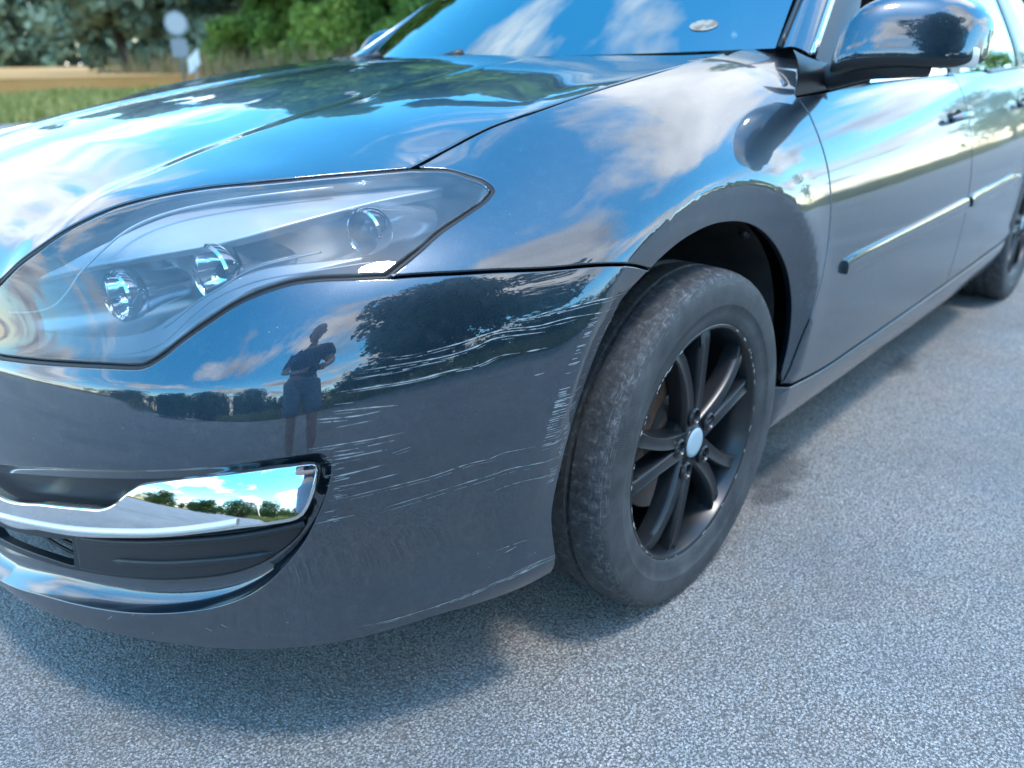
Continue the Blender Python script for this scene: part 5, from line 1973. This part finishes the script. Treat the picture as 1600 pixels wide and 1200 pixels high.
def ribbon(V, Fc, pl, wd, lift, jit, gap_p, taper=.18):
    L = np.linalg.norm(np.diff(S(np.array(pl)), axis=0), axis=1).sum()
    n_ = max(6, int(L / .0022))
    c = catmull(pl, n_)
    P, N = SB(c), nfS(c)
    tg = np.gradient(P, axis=0)
    sd_ = np.cross(N, tg)
    sd_ /= np.maximum(np.linalg.norm(sd_, axis=1), 1e-9)[:, None]
    s_ = np.linspace(0, 1, n_)
    env = np.clip(np.minimum(s_, 1 - s_) / taper, .04, 1) ** .7
    w_ = wd * env * np.clip(.8 + .38 * smooth_noise(rs, n_, 4), .12, 1.8)
    j_ = jit * smooth_noise(rs, n_, 12)
    k0 = len(V)
    for i in range(n_):
        V.append(P[i] + sd_[i] * (w_[i] + j_[i]) + N[i] * lift)
        V.append(P[i] + sd_[i] * (j_[i] - w_[i]) + N[i] * lift)
    gp = smooth_noise(rs, n_, 5)
    for i in range(n_ - 1):
        if gp[i] < gap_p:
            continue
        Fc.append((k0 + 2 * i, k0 + 2 * i + 1, k0 + 2 * i + 3, k0 + 2 * i + 2))


for wd, pl in C_['scratch']:
    ribbon(V, Fc, pl, wd * .00074, .0005, .00008, -2.2 if len(pl) > 3 else -1.5)
    if wd > .45 and len(pl) > 2:
        # a dull graze and a hair scratch running along the main one
        ribbon(V2, F2, pl, wd * .0035, .0003, .0004, -9, .3)
        q = np.array(pl)
        off_ = rs.uniform(.03, .07)
        ribbon(V, Fc, [tuple(p) for p in q[:max(2, len(q) - 1)] + [0, -off_]], wd * .00035, .0005, .0001, -.5)
o = meshobj('scratches', V, Fc, M['scratch'], bumper, kind='stuff')
o['label'] = 'long pale scratches and chipped paint'
o = meshobj('scuffs', V2, F2, M['scuff_haze'], bumper, kind='stuff')
o['label'] = 'dull grazes along the scratches'

# ------------------------------------------------------------------ road sign beyond the hood
M['sign_grey'] = mat('sign_back', (.24, .25, .26), .5, .3)
M['sign_white'] = mat('sign_white', (.62, .63, .63), .5)
M['sign_pale'] = mat('sign_pale', (.36, .37, .37), .5)
sg_ = empty('road_sign', (-10.7, -21.15, 0))
tagged(sg_, 'round road sign on a post with a small plate, beyond the hood', 'road sign')
vd = np.array([.62, .78, 0.])
sd_ = np.array([-.78, .62, 0.])


def disc(r, z, off, nm, m_, th=.02):
    V, Fc = [], []
    n_ = 40
    for s_ in (0, th):
        for k in range(n_):
            a = 2 * math.pi * k / n_
            V.append(sd_ * r * math.cos(a) + np.array([0, 0, z + r * math.sin(a)]) + vd * (off + s_))
    Fc = [tuple(range(n_))[::-1], tuple(range(n_, 2 * n_))] + [(k, (k + 1) % n_, n_ + (k + 1) % n_, n_ + k) for k in range(n_)]
    return meshobj(nm, V, Fc, m_, sg_, auto=30)


disc(.31, 1.98, .03, 'sign_disc', M['sign_grey'])
disc(.25, 1.98, .055, 'sign_face', M['sign_pale'], .004)
V, Fc = tube([(0, 0, 0), (0, 0, 2.3)], .035, 10)
meshobj('post', V, Fc, M['sign_grey'], sg_)


def plate(w, z0, z1, xo, off, nm, m_, par, tilt=0):
    V = []
    for s_ in (off, off + .015):
        for a_, z_ in ((-w, z0), (w, z0), (w, z1), (-w, z1)):
            V.append(sd_ * (xo + a_) + np.array([0, 0, z_ + tilt * a_]) + vd * s_)
    return meshobj(nm, V, [(3, 2, 1, 0), (4, 5, 6, 7), (0, 1, 5, 4), (1, 2, 6, 5), (2, 3, 7, 6), (3, 0, 4, 7)], m_, par, smooth=False)


plate(.21, 1.14, 1.60, 0, .04, 'lower_plate', M['sign_grey'], sg_)
mb = empty('marker_board', (-10.85, -20.75, 0))
tagged(mb, 'small white marker board leaning beside the road sign post', 'marker board')
plate(.16, .82, 1.22, -.02, 0, 'board', M['sign_white'], mb, .9)
V, Fc = tube([(0, 0, 0), (0, 0, 1.0)], .025, 8)
meshobj('post', V, Fc, M['sign_grey'], mb)

# ------------------------------------------------------------------ the person taking the photograph
def skin_mesh(name, verts, edges, radii, m_, parent, sub=2, root=0):
    me = bpy.data.meshes.new(name)
    me.from_pydata([tuple(v) for v in verts], edges, [])
    o = bpy.data.objects.new(name, me)
    link(o, parent)
    md = o.modifiers.new('skin', 'SKIN')
    me.skin_vertices[0].data[root].use_root = True
    for i, r in enumerate(radii):
        me.skin_vertices[0].data[i].radius = (r, r) if not hasattr(r, '__len__') else r
    sb = o.modifiers.new('sub', 'SUBSURF')
    sb.levels = sb.render_levels = sub
    me.materials.append(m_)
    return o


M['skin'] = mat('skin', (.50, .30, .22), .55)
M['shirt'] = mat('dark_shirt', (.035, .06, .10), .85)
M['shorts'] = mat('grey_blue_shorts', (.18, .25, .34), .85)
M['hair'] = mat('brown_hair', (.05, .035, .025), .7)
M['shoe'] = mat('pale_shoes', (.5, .48, .45), .6)
M['phone'] = mat('black_phone', (.02, .02, .022), .2)
fw = np.array([-.747, -.664, 0])         # facing direction
lf = np.array([.664, -.747, 0])          # the person's left
base_p = np.array([1.237, 1.515, 0]) - fw * .44
person = empty('person', tuple(base_p))
tagged(person, 'person in shorts and dark shirt holding a phone, mirrored in bumper and chrome', 'person')


def W(f_, l_, z_):
    return fw * f_ + lf * l_ + np.array([0, 0, z_])


def joint_body():
    v = [W(-.02, 0, .95), W(-.02, 0, 1.10), W(0, 0, 1.28), W(.02, 0, 1.42), W(.05, 0, 1.50), W(.07, 0, 1.56)]
    r = [(.15, .11), (.135, .10), (.155, .105), (.13, .09), .055, .055]
    e = [(0, 1), (1, 2), (2, 3), (3, 4), (4, 5)]
    for s_ in (1, -1):
        k = len(v)
        v += [W(-.02, .09 * s_, .88), W(.01, .11 * s_, .50), W(-.02, .12 * s_, .28), W(-.04, .12 * s_, .08), W(.08, .13 * s_, .04)]
        r += [.085, .058, .056, .036, .035]
        e += [(0, k), (k, k + 1), (k + 1, k + 2), (k + 2, k + 3), (k + 3, k + 4)]
        k = len(v)
        v += [W(.01, .17 * s_, 1.41), W(.10, .23 * s_, 1.14), W(.35, .085 * s_, 1.0), W(.385, .075 * s_, .995)]
        r += [.055, .042, .028, .03]
        e += [(3, k), (k, k + 1), (k + 1, k + 2), (k + 2, k + 3)]
    return v, e, r


v, e, r = joint_body()
skin_mesh('body', v, e, r, M['skin'], person)
# head with face
hp = W(.10, 0, 1.65)
V, Fc = [], []
nu_, nv_ = 24, 18
for j in range(nv_ + 1):
    th = math.pi * j / nv_
    for i in range(nu_):
        ph = 2 * math.pi * i / nu_
        f_, l_, z_ = math.sin(th) * math.cos(ph), math.sin(th) * math.sin(ph), math.cos(th)
        w_ = .075 * (1 - .22 * max(0, -z_))
        ff = .095 * (1 - .12 * max(0, -z_))
        nose = .022 * math.exp(-((ph if ph < math.pi else ph - 2 * math.pi) / .22) ** 2 - ((z_ + .08) / .2) ** 2)
        eye = -.010 * sum(math.exp(-(((ph if ph < math.pi else ph - 2 * math.pi) - q) / .2) ** 2 - ((z_ - .08) / .12) ** 2) for q in (.42, -.42))
        V.append(hp + W(f_ * (ff + nose + eye), l_ * w_, z_ * .12))
for j in range(nv_):
    for i in range(nu_):
        Fc.append((j * nu_ + i, (j + 1) * nu_ + i, (j + 1) * nu_ + (i + 1) % nu_, j * nu_ + (i + 1) % nu_))
hd = meshobj('head', V, Fc, M['skin'], person)
V2 = [hp + (np.array(p) - hp) * 1.09 + W(-.012, 0, .012) for p in V]
F2 = [f for f in Fc if np.mean([(np.array(V[i]) - hp)[2] - 1.1 * ((np.array(V[i]) - hp) @ fw) for i in f]) > .0]
meshobj('hair', V2, F2, M['hair'], hd)
for s_ in (1, -1):
    tv, tf = tube([hp + W(-.01, .073 * s_, .03), hp + W(-.012, .085 * s_, .0), hp + W(-.008, .075 * s_, -.03)], [.012, .015, .009], 8)
    meshobj('ear', tv, tf, M['skin'], hd)
    tv, tf = tube([hp + W(.082, .031 * s_ - .008, .012), hp + W(.084, .031 * s_ + .008, .012)], .007, 8)
    meshobj('eye', tv, tf, M['phone'], hd)
tv, tf = tube([hp + W(.088, -.022, -.062), hp + W(.094, 0, -.060), hp + W(.088, .022, -.062)], .005, 8)
meshobj('mouth', tv, tf, M['rust'], hd)
# shirt and shorts
v = [W(-.02, 0, .93), W(-.02, 0, 1.10), W(0, 0, 1.28), W(.02, 0, 1.42), W(.045, 0, 1.48)]
r = [(.175, .135), (.16, .125), (.175, .125), (.15, .11), .07]
e = [(0, 1), (1, 2), (2, 3), (3, 4)]
for s_ in (1, -1):
    k = len(v)
    v += [W(.01, .18 * s_, 1.41), W(.07, .215 * s_, 1.22)]
    r += [.075, .072]
    e += [(3, k), (k, k + 1)]
skin_mesh('shirt', v, e, r, M['shirt'], person)
v = [W(-.02, 0, 1.0), W(-.02, 0, .90)]
r = [(.172, .132), (.165, .13)]
e = [(0, 1)]
for s_ in (1, -1):
    k = len(v)
    v += [W(-.02, .095 * s_, .82), W(0, .11 * s_, .62), W(.01, .115 * s_, .50)]
    r += [.11, .105, .105]
    e += [(1, k), (k, k + 1), (k + 1, k + 2)]
skin_mesh('shorts', v, e, r, M['shorts'], person)
for s_ in (1, -1):
    tv, tf = tube([W(-.09, .12 * s_, .045), W(-.02, .122 * s_, .055), W(.07, .13 * s_, .045), W(.15, .138 * s_, .035)], [.038, .048, .045, .03], 10)
    meshobj('shoe', tv, tf, M['shoe'], person)
# hands: palm and five fingers round the phone
for s_ in (1, -1):
    v = [W(.385, .075 * s_, .995), W(.405, .072 * s_, .992)]
    r = [.026, .026]
    e = [(0, 1)]
    for q, (dz, ln) in enumerate(((.030, .95), (.010, 1.05), (-.010, 1.0), (-.030, .82))):
        k = len(v)
        v += [W(.418, .070 * s_, .990 + dz), W(.418 + .008 * ln, .058 * s_, .990 + dz), W(.4195, .058 * s_ - .020 * s_ * ln, .990 + dz)]
        r += [.009, .0085, .0075]
        e += [(1, k), (k, k + 1), (k + 1, k + 2)]
    k = len(v)
    v += [W(.398, .055 * s_, 1.015), W(.398, .030 * s_, 1.018)]
    r += [.0105, .0085]
    e += [(1, k), (k, k + 1)]
    skin_mesh('hand', v, e, r, M['skin'], person, 2)
phone = empty('phone', tuple(base_p + W(.42, 0, .985)))
tagged(phone, 'black phone held in both hands of the person', 'phone')
V, Fc = [], []
for f_ in (-.012, -.004):
    for l_, z_ in ((-.078, -.037), (.078, -.037), (.078, .037), (-.078, .037)):
        V.append(W(f_, l_, z_))
bevelled('phone_body', V, [(0, 1, 2, 3), (7, 6, 5, 4), (0, 4, 5, 1), (1, 5, 6, 2), (2, 6, 7, 3), (3, 7, 4, 0)], M['phone'], phone, .003, 2)

# loose grit on the asphalt: a handful of pale chips near the wheel
M['grit'] = mat('pale_grit', (.62, .60, .56), .8)
rs = np.random.RandomState(12)
V, Fc = [], []
for k in range(240):
    if k == 0:
        x, y, s_ = .234, 1.063, .0036
    elif k == 1:
        x, y, s_ = .247, .935, .0036
    else:
        x, y, s_ = rs.uniform(-2.2, .95), rs.uniform(.55, 2.0), rs.choice([.0012, .0016, .0022, .003], p=[.45, .3, .18, .07])
    k0 = len(V)
    for (a, b_, c) in ((1, 0, 0), (-1, 0, 0), (0, 1, 0), (0, -1, 0), (0, 0, 1), (0, 0, -.6)):
        V.append((x + a * s_ * rs.uniform(.6, 1.2), y + b_ * s_ * rs.uniform(.6, 1.2), s_ * .55 + c * s_ * rs.uniform(.6, 1)))
    for f in ((0, 2, 4), (2, 1, 4), (1, 3, 4), (3, 0, 4), (2, 0, 5), (1, 2, 5), (3, 1, 5), (0, 3, 5)):
        Fc.append(tuple(k0 + i for i in f))
o = meshobj('grit', V, Fc, M['grit'], None, smooth=False, kind='stuff')
o['label'] = 'scattered pale grit on the asphalt'
o['category'] = 'gravel'
